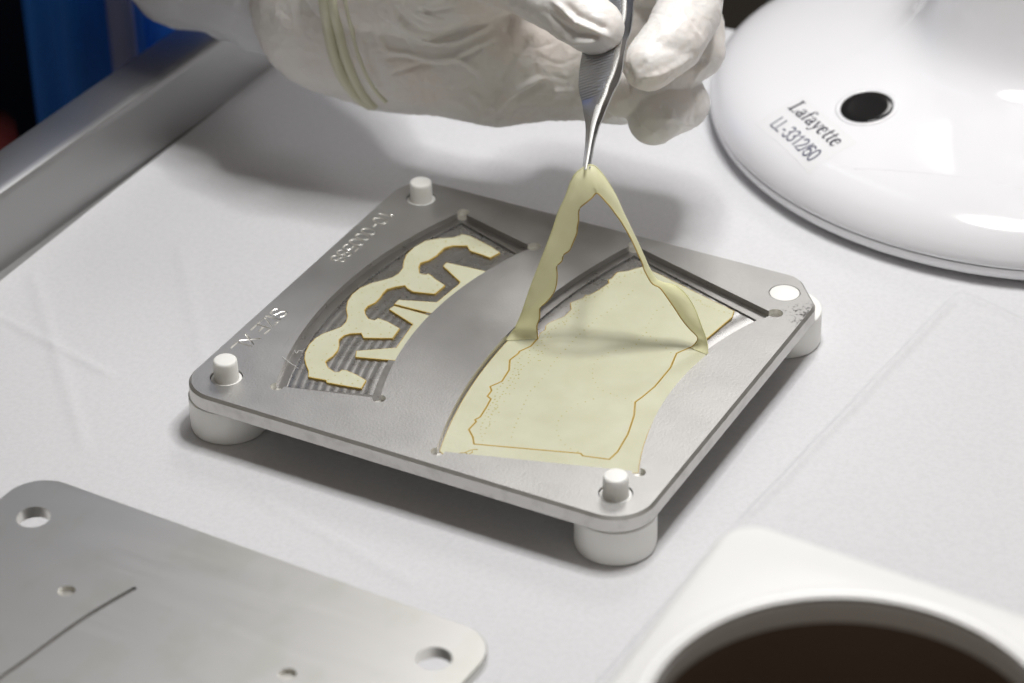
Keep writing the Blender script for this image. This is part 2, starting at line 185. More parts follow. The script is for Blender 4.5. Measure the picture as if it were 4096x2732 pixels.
def boolean(base_me, cutters, mats, op='DIFFERENCE', use_self=False):
    o = link('tmp', base_me, mats)
    cs = []
    for me in cutters:
        c = link('tmpc', me, mats); cs.append(c)
        md = o.modifiers.new('b', 'BOOLEAN'); md.operation = op; md.solver = 'EXACT'; md.object = c; md.use_self = use_self
        md.material_mode = 'INDEX'
    me = evaluated(o)
    for c in cs: drop(c)
    drop(o)
    return me
def resample(P, n):
    P = [Vector(p) for p in P]; L = [0]
    for a, b in zip(P, P[1:]): L.append(L[-1] + (b - a).length)
    out = []; j = 0
    for k in range(n):
        s = L[-1] * k / (n - 1)
        while j < len(P) - 2 and L[j + 1] < s: j += 1
        t = (s - L[j]) / max(1e-9, L[j + 1] - L[j]); out.append(P[j].lerp(P[j + 1], min(1, max(0, t))))
    return out
def catmull(P, sub=6, closed=False):
    P = [Vector(p) for p in P]; out = []; N = len(P)
    rng = range(N) if closed else range(N - 1)
    for i in rng:
        g = (lambda k: P[k % N]) if closed else (lambda k: P[min(max(k, 0), N - 1)])
        p0, p1, p2, p3 = g(i - 1), g(i), g(i + 1), g(i + 2)
        for k in range(sub):
            t = k / sub
            out.append(.5 * ((2 * p1) + (p2 - p0) * t + (2 * p0 - 5 * p1 + 4 * p2 - p3) * t * t + (3 * p1 - p0 - 3 * p2 + p3) * t ** 3))
    if not closed: out.append(P[-1])
    return out
def fbm(p, s=1.0, o=4):
    return noise.fractal(Vector(p) * s, 1.0, 2.0, o)

# ------------------------------------------------------------------ materials
def mat(name, base, rough=.5, metal=0., sss=0., sss_r=(.3, .3, .3), coat=0., spec=.5, bump=None, mottle=None, rmottle=None, aniso=0.):
    m = bpy.data.materials.new(name); m.use_nodes = True; nt = m.node_tree; b = nt.nodes['Principled BSDF']
    b.inputs['Base Color'].default_value = (*base, 1); b.inputs['Roughness'].default_value = rough; b.inputs['Metallic'].default_value = metal
    b.inputs['Specular IOR Level'].default_value = spec
    if sss:
        b.inputs['Subsurface Weight'].default_value = sss; b.inputs['Subsurface Radius'].default_value = sss_r; b.inputs['Subsurface Scale'].default_value = 1
    if coat: b.inputs['Coat Weight'].default_value = coat; b.inputs['Coat Roughness'].default_value = .08
    if aniso: b.inputs['Anisotropic'].default_value = aniso
    tcn = nt.nodes.new('ShaderNodeTexCoord')
    def noi(scale, detail=3, stretch=None, rough_=.55):
        n = nt.nodes.new('ShaderNodeTexNoise'); n.inputs['Scale'].default_value = scale; n.inputs['Detail'].default_value = detail
        n.inputs['Roughness'].default_value = rough_
        if stretch:
            mp = nt.nodes.new('ShaderNodeMapping'); mp.inputs['Scale'].default_value = stretch[:3]
            if len(stretch) > 3: mp.inputs['Rotation'].default_value = (0, 0, stretch[3])
            nt.links.new(tcn.outputs['Object'], mp.inputs[0]); nt.links.new(mp.outputs[0], n.inputs['Vector'])
        else: nt.links.new(tcn.outputs['Object'], n.inputs['Vector'])
        return n
    if bump:
        last = None
        for (scale, dist, st) in bump:
            n = noi(scale, 4, st); bp = nt.nodes.new('ShaderNodeBump'); bp.inputs['Distance'].default_value = dist; bp.inputs['Strength'].default_value = 1
            nt.links.new(n.outputs[0], bp.inputs['Height'])
            if last: nt.links.new(last.outputs[0], bp.inputs['Normal'])
            last = bp
        nt.links.new(last.outputs[0], b.inputs['Normal'])
    if mottle:
        scale, c2, st, lo, hi = mottle
        n = noi(scale, 5, st); r = nt.nodes.new('ShaderNodeValToRGB'); r.color_ramp.elements[0].position = lo; r.color_ramp.elements[1].position = hi
        r.color_ramp.elements[0].color = (*base, 1); r.color_ramp.elements[1].color = (*c2, 1)
        nt.links.new(n.outputs[0], r.inputs[0]); nt.links.new(r.outputs[0], b.inputs['Base Color'])
    if rmottle:
        scale, r0, r1, st = rmottle
        n = noi(scale, 4, st); mp = nt.nodes.new('ShaderNodeMapRange'); mp.inputs[1].default_value = .3; mp.inputs[2].default_value = .7
        mp.inputs[3].default_value = r0; mp.inputs[4].default_value = r1
        nt.links.new(n.outputs[0], mp.inputs[0]); nt.links.new(mp.outputs[0], b.inputs['Roughness'])
    return m
M = {}
M['blast'] = mat('blasted steel', (.50, .495, .485), .42, 1, bump=[(13, .0055, None), (34, .002, None)], mottle=(.7, (.45, .445, .44), None, .35, .75), rmottle=(1.1, .43, .47, None))
M['blast_edge'] = mat('blasted steel edge', (.62, .61, .59), .45, 1, bump=[(40, .001, None)], mottle=(2.5, (.52, .51, .49), None, .5, .7))
M['machined'] = mat('machined steel', (.47, .46, .45), .30, 1, rmottle=(3, .27, .33, None))
M['floor'] = mat('milled pocket floor', (.50, .495, .49), .28, 1, rmottle=(3, .24, .33, None))
M['engrave'] = mat('engraved steel', (.85, .84, .80), .36, 1)
M['acetal'] = mat('white acetal', (.87, .865, .83), .38, 0, .25, (.5, .48, .42), bump=[(14, .003, None)])
M['film'] = mat('pale yellow film', (.59, .59, .44), .45, 0, .10, (.15, .15, .08), bump=[(22, .002, (1, 5, 1)), (.8, .03, None)], mottle=(1.1, (.55, .545, .39), None, .35, .7))
M['amber'] = mat('scorched amber edge', (.52, .36, .075), .5)
M['dot'] = mat('tiny ochre stitch mark', (.47, .44, .17), .6)
M['glove'] = mat('latex glove', (.80, .785, .76), .42, 0, .15, (.35, .25, .18), bump=[(2.2, .02, (1, 1.6, 1, .6)), (16, .004, None)], mottle=(.35, (.80, .735, .69), None, .45, .7))
M['cuffmat'] = mat('glove cuff', (.70, .69, .54), .45, 0, .1)
M['sleeve'] = mat('white sleeve fabric', (.70, .71, .74), .6, 0, .05, bump=[(1.2, .10, None), (9, .01, None)])
M['lamp_white'] = mat('glossy white plastic', (.80, .80, .82), .12, 0, .08, spec=.4)
M['lamp_rim'] = mat('satin white plastic', (.86, .86, .88), .3, 0)
M['black'] = mat('glossy black plastic', (.008, .008, .009), .12)
M['label'] = mat('clear label tape', (.79, .79, .80), .22, 0)
M['ink'] = mat('printed ink', (.03, .03, .05), .5)
M['ink2'] = mat('faded ink', (.10, .11, .17), .5)
M['steel'] = mat('polished steel', (.66, .66, .65), .27, 1, bump=[(30, .0004, (1, 1, .1))])
M['steel_blue'] = mat('brushed steel', (.56, .57, .60), .30, 1, bump=[(30, .0012, (5, .5, 5))])
M['cover'] = mat('smeared steel sheet', (.63, .625, .61), .40, 1, bump=[(14, .0003, (.4, 6, 1, .12))], mottle=(.7, (.60, .60, .565), (1, .6, 1, .7), .5, .62), rmottle=(.9, .39, .41, (.4, 3.5, 1, .1)))
M['rail'] = mat('brushed steel rail', (.44, .44, .44), .48, 1, bump=[(8, .0015, (6, .2, 6))])
M['can'] = mat('satin off-white plastic', (.84, .84, .83), .30, 0, .1)
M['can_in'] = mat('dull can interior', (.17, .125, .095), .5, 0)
M['blue'] = mat('blue coat cloth', (.03, .24, .95), .38, 0, coat=.1, bump=[(.35, .3, (1, 1, .25))])
M['navy'] = mat('navy cloth', (.004, .010, .030), .7, 0)
M['red'] = mat('red cloth', (.09, .004, .003), .8, 0)
M['floor_room'] = mat('dark floor', (.05, .04, .032), .6, 0)
M['fibre'] = mat('white fibre', (.8, .8, .78), .6)

def creases(m, scale, dist, st):
    nt = m.node_tree; b = nt.nodes['Principled BSDF']; tcn = nt.nodes.new('ShaderNodeTexCoord'); mp = nt.nodes.new('ShaderNodeMapping')
    mp.inputs['Scale'].default_value = st[:3]; mp.inputs['Rotation'].default_value = (0, 0, st[3])
    n = nt.nodes.new('ShaderNodeTexNoise'); n.noise_type = 'RIDGED_MULTIFRACTAL'; n.inputs['Scale'].default_value = scale; n.inputs['Detail'].default_value = 2
    n.inputs['Distortion'].default_value = .6
    bp = nt.nodes.new('ShaderNodeBump'); bp.inputs['Distance'].default_value = dist
    nt.links.new(tcn.outputs['Object'], mp.inputs[0]); nt.links.new(mp.outputs[0], n.inputs['Vector']); nt.links.new(n.outputs[0], bp.inputs['Height'])
    ls = [l for l in nt.links if l.to_socket == b.inputs['Normal']]
    if ls: nt.links.new(ls[0].from_socket, bp.inputs['Normal'])
    nt.links.new(bp.outputs[0], b.inputs['Normal'])
creases(M['glove'], .5, .06, (1.1, .8, 1, .7))
def worn_corner(m):
    nt = m.node_tree; b = nt.nodes['Principled BSDF']; src = [l for l in nt.links if l.to_socket == b.inputs['Base Color']][0].from_socket
    tcn = nt.nodes.new('ShaderNodeTexCoord'); n = nt.nodes.new('ShaderNodeTexNoise'); n.inputs['Scale'].default_value = 7; n.inputs['Detail'].default_value = 6; n.inputs['Roughness'].default_value = .8
    d = nt.nodes.new('ShaderNodeVectorMath'); d.operation = 'DISTANCE'; d.inputs[1].default_value = (15.15, 11.9, 1.68)
    mp = nt.nodes.new('ShaderNodeMapRange'); mp.inputs[1].default_value = .1; mp.inputs[2].default_value = 1.7; mp.inputs[3].default_value = .17; mp.inputs[4].default_value = -.15
    ad = nt.nodes.new('ShaderNodeMath'); ad.operation = 'ADD'; r = nt.nodes.new('ShaderNodeMapRange'); r.inputs[1].default_value = .60; r.inputs[2].default_value = .70
    mx = nt.nodes.new('ShaderNodeMix'); mx.data_type = 'RGBA'; 
    nt.links.new(tcn.outputs['Object'], n.inputs['Vector']); nt.links.new(tcn.outputs['Object'], d.inputs[0]); nt.links.new(d.outputs['Value'], mp.inputs[0])
    nt.links.new(n.outputs[0], ad.inputs[0]); nt.links.new(mp.outputs[0], ad.inputs[1]); nt.links.new(ad.outputs[0], r.inputs[0]); nt.links.new(r.outputs[0], mx.inputs['Factor'])
    nt.links.new(src, [i for i in mx.inputs if i.name == 'A' and i.type == 'RGBA'][0]); nt.links.new([o for o in mx.outputs if o.type == 'RGBA'][0], b.inputs['Base Color'])
    [i for i in mx.inputs if i.name == 'B' and i.type == 'RGBA'][0].default_value = (.07, .065, .06, 1)
worn_corner(M['blast'])
creases(M['sleeve'], .22, .10, (.6, 1.6, 1, -.5))
def drape_mat():
    m = mat('nonwoven drape', (.70, .70, .715), .75, 0, spec=.2, bump=[(5, .010, (1, .35, 1, .5)), (26, .008, (1, 3.0, 1, .46)), (60, .004, None)], mottle=(6, (.665, .665, .68), None, .4, .65))
    return m
M['drape'] = drape_mat()

# ------------------------------------------------------------------ table, rail, floor and drape
def grid_sheet(x0, x1, y0, y1, step, fn):
    nx = int((x1 - x0) / step) + 1; ny = int((y1 - y0) / step) + 1
    V = []; F = []
    for j in range(ny):
        for i in range(nx):
            x = x0 + (x1 - x0) * i / (nx - 1); y = y0 + (y1 - y0) * j / (ny - 1); V.append((x, y, fn(x, y)))
    for j in range(ny - 1):
        for i in range(nx - 1):
            a = j * nx + i; F.append((a, a + 1, a + nx + 1, a + nx))
    me = bpy.data.meshes.new('sheet'); me.from_pydata(V, [], F); return me
def seg_d(p, a, b):
    ax, ay = a; bx, by = b; dx, dy = bx - ax, by - ay; t = max(0, min(1, ((p[0] - ax) * dx + (p[1] - ay) * dy) / (dx * dx + dy * dy)))
    qx, qy = ax + dx * t, ay + dy * t; return math.hypot(p[0] - qx, p[1] - qy), t, dx * (p[1] - ay) - dy * (p[0] - ax)
folds = [((17.87, 17.6), (16.7, 3.1), .16, .14), ((17.87, 17.6), (26, 15.0), .16, .17), ((16.7, 3.1), (16.2, -8), .15, .14), ((-9.6, 3.0), (-3.5, 1.6), .05, .18), ((-9.4, 5.5), (-2.0, -2.0), .04, .22), ((-6.0, 9.0), (-1.2, 3.2), .03, .25), ((3.5, -1.6), (10.0, -3.2), .03, .22)]
import numpy as np
def drape_sheet(x0, x1, y0, y1, step):
    nx = int((x1 - x0) / step) + 1; ny = int((y1 - y0) / step) + 1
    X, Y = np.meshgrid(np.linspace(x0, x1, nx), np.linspace(y0, y1, ny))
    Z = .010 * np.sin(X * .31 + Y * .17 + 1) + .008 * np.sin(X * .13 - Y * .41) + .004 * np.sin(X * .9 + np.sin(Y * .5)) + .003 * np.sin(Y * 1.3 + 2 * np.sin(X * .35))
    for a, b, amp, wd in folds:
        ax, ay = a; bx, by = b; dx, dy = bx - ax, by - ay
        t = np.clip(((X - ax) * dx + (Y - ay) * dy) / (dx * dx + dy * dy), 0, 1)
        wob = .012 * np.sin(t * 23 + ax) + .006 * np.sin(t * 61 + ay)
        D = np.hypot(X - ax - dx * t + wob, Y - ay - dy * t)
        Z += amp * np.exp(-(D / wd) ** 2) * np.clip(np.minimum(t, 1 - t) * 12 + .3, 0, 1)
    xl = np.where(Y > 3.1, 16.7 + (Y - 3.1) * .081, 16.7 + (Y - 3.1) * .045)
    T = np.clip((X - xl) / .2, 0, 1); U = np.clip((17.6 - (X - 17.8) * .32 - Y) / .25, 0, 1)
    Z += .05 * T * T * (3 - 2 * T) * U
    V = np.stack([X, Y, Z], -1).reshape(-1, 3)
    I = np.arange(nx * ny).reshape(ny, nx); F = np.stack([I[:-1, :-1], I[:-1, 1:], I[1:, 1:], I[1:, :-1]], -1).reshape(-1, 4)
    me = bpy.data.meshes.new('sheet'); me.vertices.add(len(V)); me.vertices.foreach_set('co', V.astype(np.float32).ravel())
    me.loops.add(F.size); me.loops.foreach_set('vertex_index', F.ravel().astype(np.int32)); me.polygons.add(len(F))
    me.polygons.foreach_set('loop_start', np.arange(0, F.size, 4, dtype=np.int32)); me.update(calc_edges=True); return me
me = drape_sheet(-9.95, 34, -28, 31.0, .09)
drape = link('drape', me, M['drape'], smooth=180, loc=(0, 0, -.02))
tag(drape, 'white nonwoven sheet spread over the tray under everything', 'cloth')
def box(name, x0, x1, y0, y1, z0, z1, m, parent=None, bev=.0):
    bm = bmesh.new(); bmesh.ops.create_cube(bm, size=1)
    for v in bm.verts: v.co = Vector((x0 + (v.co.x + .5) * (x1 - x0), y0 + (v.co.y + .5) * (y1 - y0), z0 + (v.co.z + .5) * (z1 - z0)))
    if bev: bmesh.ops.bevel(bm, geom=bm.edges[:], offset=bev, segments=4, affect='EDGES', profile=.5)
    return link(name, bm_mesh(bm), m, parent, 40)
table = empty('steel_table', (10, 0, -.3))
tag(table, 'stainless steel table with a raised rolled rail along its left side', 'table')
tt = box('table_top', -10.6, 34.2, -30, 31.1, -.6, -.12, M['rail'], table); tt.location -= table.location
# raised rail: profile swept along y, slightly skewed as in the photo
prof = [(-9.85, -.15), (-9.97, .25), (-10.02, 2.1), (-10.04, 2.28), (-10.10, 2.38), (-10.2, 2.42), (-10.4, 2.44), (-11.6, 2.42), (-11.88, 2.38), (-11.95, 2.28), (-11.98, 1.9), (-11.98, -.6), (-11.6, -.6), (-11.6, 1.8), (-10.4, 1.9), (-10.3, -.15)]
bm = bmesh.new(); ys = [-30 + 1.3 * k for k in range(48)]
def rail_off(y): return .95 * (y - 20) / 28 if y < 20 else .95 * (y - 20) / 28 * .7
loops_solid(bm, [[(x + rail_off(y), y, z) for x, z in prof] for y in ys])
rl = link('rail', bm_mesh(bm), M['rail'], table, 30); rl.location = -table.location
floor = grid_sheet(-150, 170, -100, 260, 40, lambda x, y: -80.0)
fl = link('floor', floor, M['floor_room']); tag(fl, kind='structure')

# ------------------------------------------------------------------ the engraved fixture plate
TH = .53
fix = empty('fixture_plate', (7.5, 6.86, 0))
tag(fix, 'grey blasted steel plate with two curved pockets, engraved 10-000588 SIZE XL, on white feet', 'fixture plate')
def put(o, parent): o.parent = parent; o.location = Vector(o.location) - parent.location; return o
outer = [(0, -.09, 1.15), (15.09, -.09, 1.25), (15.09, 12.45, .75), (13.95, 13.79, .75), (0, 13.79, 1.15)]
Po = rounded(outer, 12)
c = .085
Pi = inset(Po, c); Pm = inset(Po, c * .35); Pm2 = inset(Po, .04)
bm = bmesh.new()
z0 = ZT - TH
loops_solid(bm, [[(x, y, z0) for x, y in Pm2], [(x, y, z0 + .04) for x, y in Po], [(x, y, ZT - c) for x, y in Po], [(x, y, ZT) for x, y in Pi]], mats=[1, 1, 1, 1, 0, 0])
for f in bm.faces:
    if f.normal.z > .95: f.material_index = 0
base_me = bm_mesh(bm)
HX = [(1.09, 1.09), (13.91, 1.09), (13.91, 12.70), (1.09, 12.70)]
def arcx(k, y): cx, R = DATA[k]; return cx - math.sqrt(R * R - (y - YC) ** 2)
def pocket(kl, kr, yl0, yl1, yr0, yr1, d=0, n=26):
    P = []
    for k in range(n + 1):
        y = yl1 + d * -1 + (yl0 + d * 2 - yl1) * k / n if False else (yl1 - d) + ((yl0 + d) - (yl1 - d)) * k / n
        P.append((arcx(kl, y) + d, y))
    for k in range(n + 1):
        y = (yr0 + d) + ((yr1 - d) - (yr0 + d)) * k / n
        P.append((arcx(kr, y) - d, y))
    return P
PK = [('p1L', 'p1R', 1.33, 12.50, 2.16, 11.62), ('p2L', 'p2R', .60, 13.18, 2.30, 11.48)]
LED, DEEP = .19, .26
cut = []
for hx, hy in HX: cut.append(prism(circle(hx, hy, .488, 44), z0 - .2, ZT + .3, 2))
for p in PK:
    cut.append(prism(pocket(*p), ZT - LED, ZT + .3, 2))
    cut.append(prism(pocket(*p, d=.30), ZT - DEEP, ZT + .2, 3))
    for (x, y, r) in ((arcx(p[0], p[3]) + .06, p[3] + .02, .2), (arcx(p[1], p[5]) + .03, p[5] + .04, .235), (arcx(p[1], p[4]) - .02, p[4] - .03, .2), (arcx(p[0], p[2]) + .06, p[2] - .0, .2)):
        cut.append(prism(circle(x, y, r, 28), ZT - .20, ZT + .25, 4))
# chamfer along the pocket mouth
plate_me = boolean(base_me, cut, [M['blast'], M['blast_edge'], M['machined'], M['floor'], M['engrave']])
# engraved single-stroke characters, reading towards the viewer's lower left
def arc(cx, cy, rx, ry, a0, a1, n=10): return [(cx + rx * math.cos(math.radians(a0 + (a1 - a0) * k / n)), cy + ry * math.sin(math.radians(a0 + (a1 - a0) * k / n))) for k in range(n + 1)]
GL = {'1': [[(.12, .8), (.25, .96)], [(.3, 1), (.3, 0)]], '0': [arc(.3, .5, .26, .5, 0, 360, 20)], '-': [[(.12, .5), (.46, .5)]],
      '5': [[(.52, 1), (.12, 1), (.08, .57), (.3, .64), (.5, .52), (.56, .32), (.46, .08), (.25, 0), (.06, .12)]],
      '8': [arc(.3, .75, .2, .24, 0, 360, 16), arc(.3, .26, .25, .26, 0, 360, 16)],
      'S': [[(.56, .82), (.46, .96), (.3, 1), (.12, .94), (.06, .76), (.14, .58), (.32, .5), (.5, .42), (.58, .24), (.5, .06), (.3, 0), (.14, .03), (.04, .18)]],
      'I': [[(.1, 0), (.1, 1)]], 'Z': [[(.06, 1), (.56, 1), (.04, 0), (.58, 0)]],
      'E': [[(.54, 1), (.06, 1), (.06, 0), (.56, 0)], [(.06, .52), (.46, .52)]], 'X': [[(.04, 1), (.56, 0)], [(.56, 1), (.04, 0)]], 'L': [[(.06, 1), (.06, 0), (.5, 0)]]}
TX = [(c_, 11.42 - .372 * i, .36) for i, c_ in enumerate('10-000588')] + [('S', 4.95, .40), ('I', 4.50, .4), ('Z', 4.36, .42), ('E', 3.94, .42), ('X', 3.30, .42), ('L', 2.86, .5)]
cut = []
for ch, y, wd in TX:
    for st in GL[ch]:
        P3 = [(.375 + v * .49, y - u * wd / .62, ZT + .006) for u, v in st]
        if (Vector(P3[0]) - Vector(P3[-1])).length < 1e-3: P3 = P3[:-1]; closed = True
        else: closed = False
        bm = bmesh.new()
        if closed:
            N = len(P3); rings = []
            for i in range(N):
                d = (Vector(P3[(i + 1) % N]) - Vector(P3[i - 1])).normalized(); a = d.cross(Vector((0, 0, 1)))
                rings.append([bm.verts.new(Vector(P3[i]) + a * .031 * math.cos(2 * PI * k / 10) + Vector((0, 0, 1)) * .04 * math.sin(2 * PI * k / 10)) for k in range(10)])
            for i in range(N):
                A, B = rings[i - 1], rings[i]
                for k in range(10): bm.faces.new((A[k], A[(k + 1) % 10], B[(k + 1) % 10], B[k]))
            bmesh.ops.recalc_face_normals(bm, faces=bm.faces)
        else:
            a = Vector(P3[0]); b = Vector(P3[-1]); Q = [a + (a - Vector(P3[1])).normalized() * .03] + P3 + [b + (b - Vector(P3[-2])).normalized() * .03]
            tube(bm, Q, [.018] + [.036] * len(P3) + [.018], 10)
        for f in bm.faces: f.material_index = 4; f.smooth = True
        cut.append(bm_mesh(bm))
for c_ in cut:
    r_ = boolean(plate_me.copy(), [c_], [M['blast'], M['blast_edge'], M['machined'], M['floor'], M['engrave']])
    if len(r_.polygons) > 500: plate_me = r_
body = link('plate_body', plate_me, [M['blast'], M['blast_edge'], M['machined'], M['floor'], M['engrave']], None, 30)
put(body, fix)
# milled pocket floors: swept ridges following the pocket curve
for pi, p in enumerate(PK):
    bm = bmesh.new(); n = 60; nr = 10; rows = []
    for k in range(n + 1):
        row = []
        for j in range(nr * 4 + 1):
            t = j / (nr * 4)
            yl = (p[2] + .32) + (p[3] - p[2] - .64) * k / n; yr = (p[4] + .32) + (p[5] - p[4] - .64) * k / n
            xl = arcx(p[0], yl) + .32; xr = arcx(p[1], yr) - .32
            ph = (j % 4) / 4; h = [0, .008, .0095, .0045][j % 4]
            row.append(bm.verts.new((xl + (xr - xl) * t, yl + (yr - yl) * t, ZT - DEEP + .012 + h)))
        rows.append(row)
    for A, B in zip(rows, rows[1:]):
        for j in range(len(A) - 1): bm.faces.new((A[j], A[j + 1], B[j + 1], B[j]))
    o = link('pocket_floor', bm_mesh(bm), M['floor'], None, 180); put(o, fix)
# feet and pins
def foot_mesh(pin):
    prof = [(0, 0), (1.09, 0), (1.15, .03), (1.17, .1), (1.17, z0 - .03), (1.14, z0 - .002), (.47, z0 - .002)]
    return lathe(prof, 72)
def pin_mesh(flush):
    if flush: prof = [(.465, -.5), (.465, -.02), (.45, .003), (.4, .012), (.2, .018), (0, .02)]
    else: prof = [(.462, -.5), (.462, -.07), (.44, -.05), (.385, -.045), (.37, 0), (.355, .5), (.345, .585), (.32, .612), (.28, .62), (0, .62)]
    return lathe(prof, 48)
fm = foot_mesh(0)
for i, (hx, hy) in enumerate(HX):
    f = link('foot', fm, M['acetal'], None, 40, (hx, hy, 0)); put(f, fix)
    p_ = link('locating_pin', pin_mesh(i == 2), M['acetal'], f, 40, (0, 0, ZT))
    if i == 2: tag(p_, 'flush pin cut level with the plate')

# ------------------------------------------------------------------ film pieces
ZF = ZT - .185
def film(name, P, label, cat, zt=None, thick=.065, rim=.024, group=None):
    zt = ZF if zt is None else zt
    P = [tuple(p) for p in P]
    if area2(P) < 0: P = P[::-1]
    Q = []
    for i in range(len(P)):
        a = Vector(P[i]); b = Vector(P[(i + 1) % len(P)]); Q.append(tuple(a))
        n = int((b - a).length / .2)
        for k in range(1, n + 1): Q.append(tuple(a.lerp(b, k / (n + 1))))
    P = Q
    I = inset(P, rim)
    bm = bmesh.new()
    loops_solid(bm, [[(x, y, zt - thick) for x, y in P], [(x, y, zt - .006) for x, y in P], [(x, y, zt) for x, y in I]], mats=[1, 1, 0, 0])
    for f in bm.faces:
        if f.normal.z > .98: f.material_index = 0
    e = empty(name, (P[0][0], P[0][1], zt))
    tag(e, label, cat, group)
    o = link('film_sheet', bm_mesh(bm), [M['film'], M['amber']]); put(o, e)
    return e
def dots(parent, pts, r=.026):
    bm = bmesh.new()
    for x, y in pts:
        rr = r * random.uniform(.7, 1.2)
        vs = [bm.verts.new((x + rr * math.cos(2 * PI * k / 7), y + rr * math.sin(2 * PI * k / 7), ZF + .0025)) for k in range(7)]
        bm.faces.new(vs)
    o = link('stitch_marks', bm_mesh(bm), M['dot']); tag(o, kind='stuff'); put(o, parent)
comb = film('comb_film_piece', DATA['comb'], 'pale yellow film comb of three arches with amber cut edges in the narrow left pocket', 'cut film')
dots(comb, [(x + random.uniform(-.03, .03), y + random.uniform(-.05, .05)) for x, y in DATA['dots_comb']] )
film('pronged_film_strip', DATA['strip1'], 'upper pronged yellow film strip by the left pocket inner wall, nearest its far end', 'cut film', group='pronged film strips along the inner wall of the left pocket')
film('pronged_film_strip', DATA['strip2'], 'lower pronged yellow film strip with two spikes, below the other strip in the left pocket', 'cut film', group='pronged film strips along the inner wall of the left pocket')
prod = film('leaflet_film_sheet', inset(DATA['prod'] if area2(DATA['prod']) > 0 else DATA['prod'][::-1], .012), 'large pale yellow film sheet with scalloped left edge lying in the wide right pocket', 'cut film')
dd = []
for i, L in enumerate(DATA['dots']):
    C2 = catmull([(x, y, 0) for x, y in L], 12)
    ln = sum((b - a).length for a, b in zip(C2, C2[1:]))
    R_ = resample(C2, max(3, int(ln / (.23 if i < 4 else .17))))
    for q in R_:
        dd.append((q.x + random.uniform(-.02, .02), q.y + random.uniform(-.02, .02)))
        if i >= 4 and random.random() < .55: dd.append((q.x + random.uniform(.03, .22), q.y + random.uniform(-.1, .1)))
dots(prod, dd)

# waste frame: flat part plus the lifted ribbon
inner = [tuple(p) for p in DATA['waste_inner']]           # from the right side round the bottom to the left side
left = [tuple(p) for p in DATA['waste_left']]             # from the lifted end down the left wall
right = [tuple(p) for p in DATA['waste_right']]           # up the right wall to the lifted end
bottom = [(8.8, .66), (9.6, .94), (10.6, 1.30), (11.7, 1.70), (12.8, 2.05), (13.75, 2.36)]
waste = empty('waste_film_frame', (10, 1.2, ZF))
tag(waste, 'pale yellow waste film frame being peeled from the right pocket, its ribbon lifted high', 'waste film')
P = left + bottom + right + inner[:]
if area2(P) < 0: P = P[::-1]
I = inset(P, .022)
bm = bmesh.new()
loops_solid(bm, [[(x, y, ZF - .06) for x, y in P], [(x, y, ZF - .006) for x, y in P], [(x, y, ZF) for x, y in I]], mats=[1, 1, 0, 0])
for f in bm.faces:
    if f.normal.z > .98: f.material_index = 0
o = link('flat_frame', bm_mesh(bm), [M['film'], M['amber']]); put(o, waste)
# little tear marks near the front corner
bm = bmesh.new()
for P3 in ([(8.95, .98), (9.02, 1.05), (9.12, 1.12), (9.2, 1.3)], [(9.12, 1.12), (9.25, 1.08), (9.3, 1.22), (9.22, 1.33), (9.36, 1.42)]):
    tube(bm, [(x, y, ZF + .0) for x, y in P3], .014, 6)
o = link('scorch_mark', bm_mesh(bm), M['amber'], None, 180); put(o, waste)
# ribbon
M['ribbon'] = mat('translucent film ribbon', (.90, .89, .62), .45, 0, bump=[(.8, .05, None), (20, .002, None)], mottle=(.9, (.86, .84, .55), None, .4, .65))
nt = M['ribbon'].node_tree; b = nt.nodes['Principled BSDF']; out = nt.nodes['Material Output']
tr = nt.nodes.new('ShaderNodeBsdfTranslucent'); tr.inputs[0].default_value = (1, .98, .62, 1); mx = nt.nodes.new('ShaderNodeMixShader'); mx.inputs[0].default_value = .38
nt.links.new(b.outputs[0], mx.inputs[1]); nt.links.new(tr.outputs[0], mx.inputs[2]); nt.links.new(mx.outputs[0], out.inputs[0])
def smooth_line(P, sub=4, it=1):
    return catmull(P, sub)
A_ = []; B_ = []
for k, (ra, rb) in enumerate(zip(DATA['rib_out'], DATA['rib_in'])):
    n = [70, 14, 80][k]
    a = resample(smooth_line(ra), n); bb = resample([Vector(p) for p in rb] if k == 0 else smooth_line(rb), n)
    A_ += a; B_ += bb
def relax(P, it, keep=()):
    P = [p.copy() for p in P]
    for _ in range(it):
        P = [P[0]] + [(P[i - 1] + P[i] * 2 + P[i + 1]) / 4 for i in range(1, len(P) - 1)] + [P[-1]]
    return P
A_ = relax(A_, 8)
def soften_depth(P, it):     # smooth only the out-of-plane bend, keep the cut outline
    Ml = M3.inverted(); L = [Ml @ p for p in P]; z = [p.z for p in L]
    for _ in range(it): z = [z[0]] + [(z[i - 1] + 2 * z[i] + z[i + 1]) / 4 for i in range(1, len(z) - 1)] + [z[-1]]
    return [M3 @ Vector((p.x, p.y, zz)) for p, zz in zip(L, z)]
A_ = soften_depth(A_, 14); B_ = soften_depth(relax(B_, 1), 14)
bm = bmesh.new(); rows = []
view = Vector((M3[0][2], M3[1][2], M3[2][2]))
nA = len(A_); W_ = 10
for i in range(nA):
    a, b2 = A_[i], B_[i]
    tng = (A_[min(i + 1, nA - 1)] - A_[max(i - 1, 0)]).normalized(); wv = (b2 - a)
    nrm = tng.cross(wv)
    nrm = nrm.normalized() if nrm.length > 1e-6 else view
    if nrm.dot(view) < 0: nrm = -nrm
    row = []
    for j in range(W_ + 1):
        t = j / W_; q = a.lerp(b2, t) + nrm * (.10 * math.sin(PI * t) + .03 * fbm(a.lerp(b2, t), .9, 3)) * min(1, max(0, i - 7) / 9, max(0, nA - 8 - i) / 9) + Vector((0, 0, .012))
        row.append(q)
    rows.append((row, nrm))
top = [[bm.verts.new(q) for q in row] for row, nr in rows]
for i in range(nA - 1):
    for j in range(W_): bm.faces.new((top[i][j], top[i][j + 1], top[i + 1][j + 1], top[i + 1][j]))
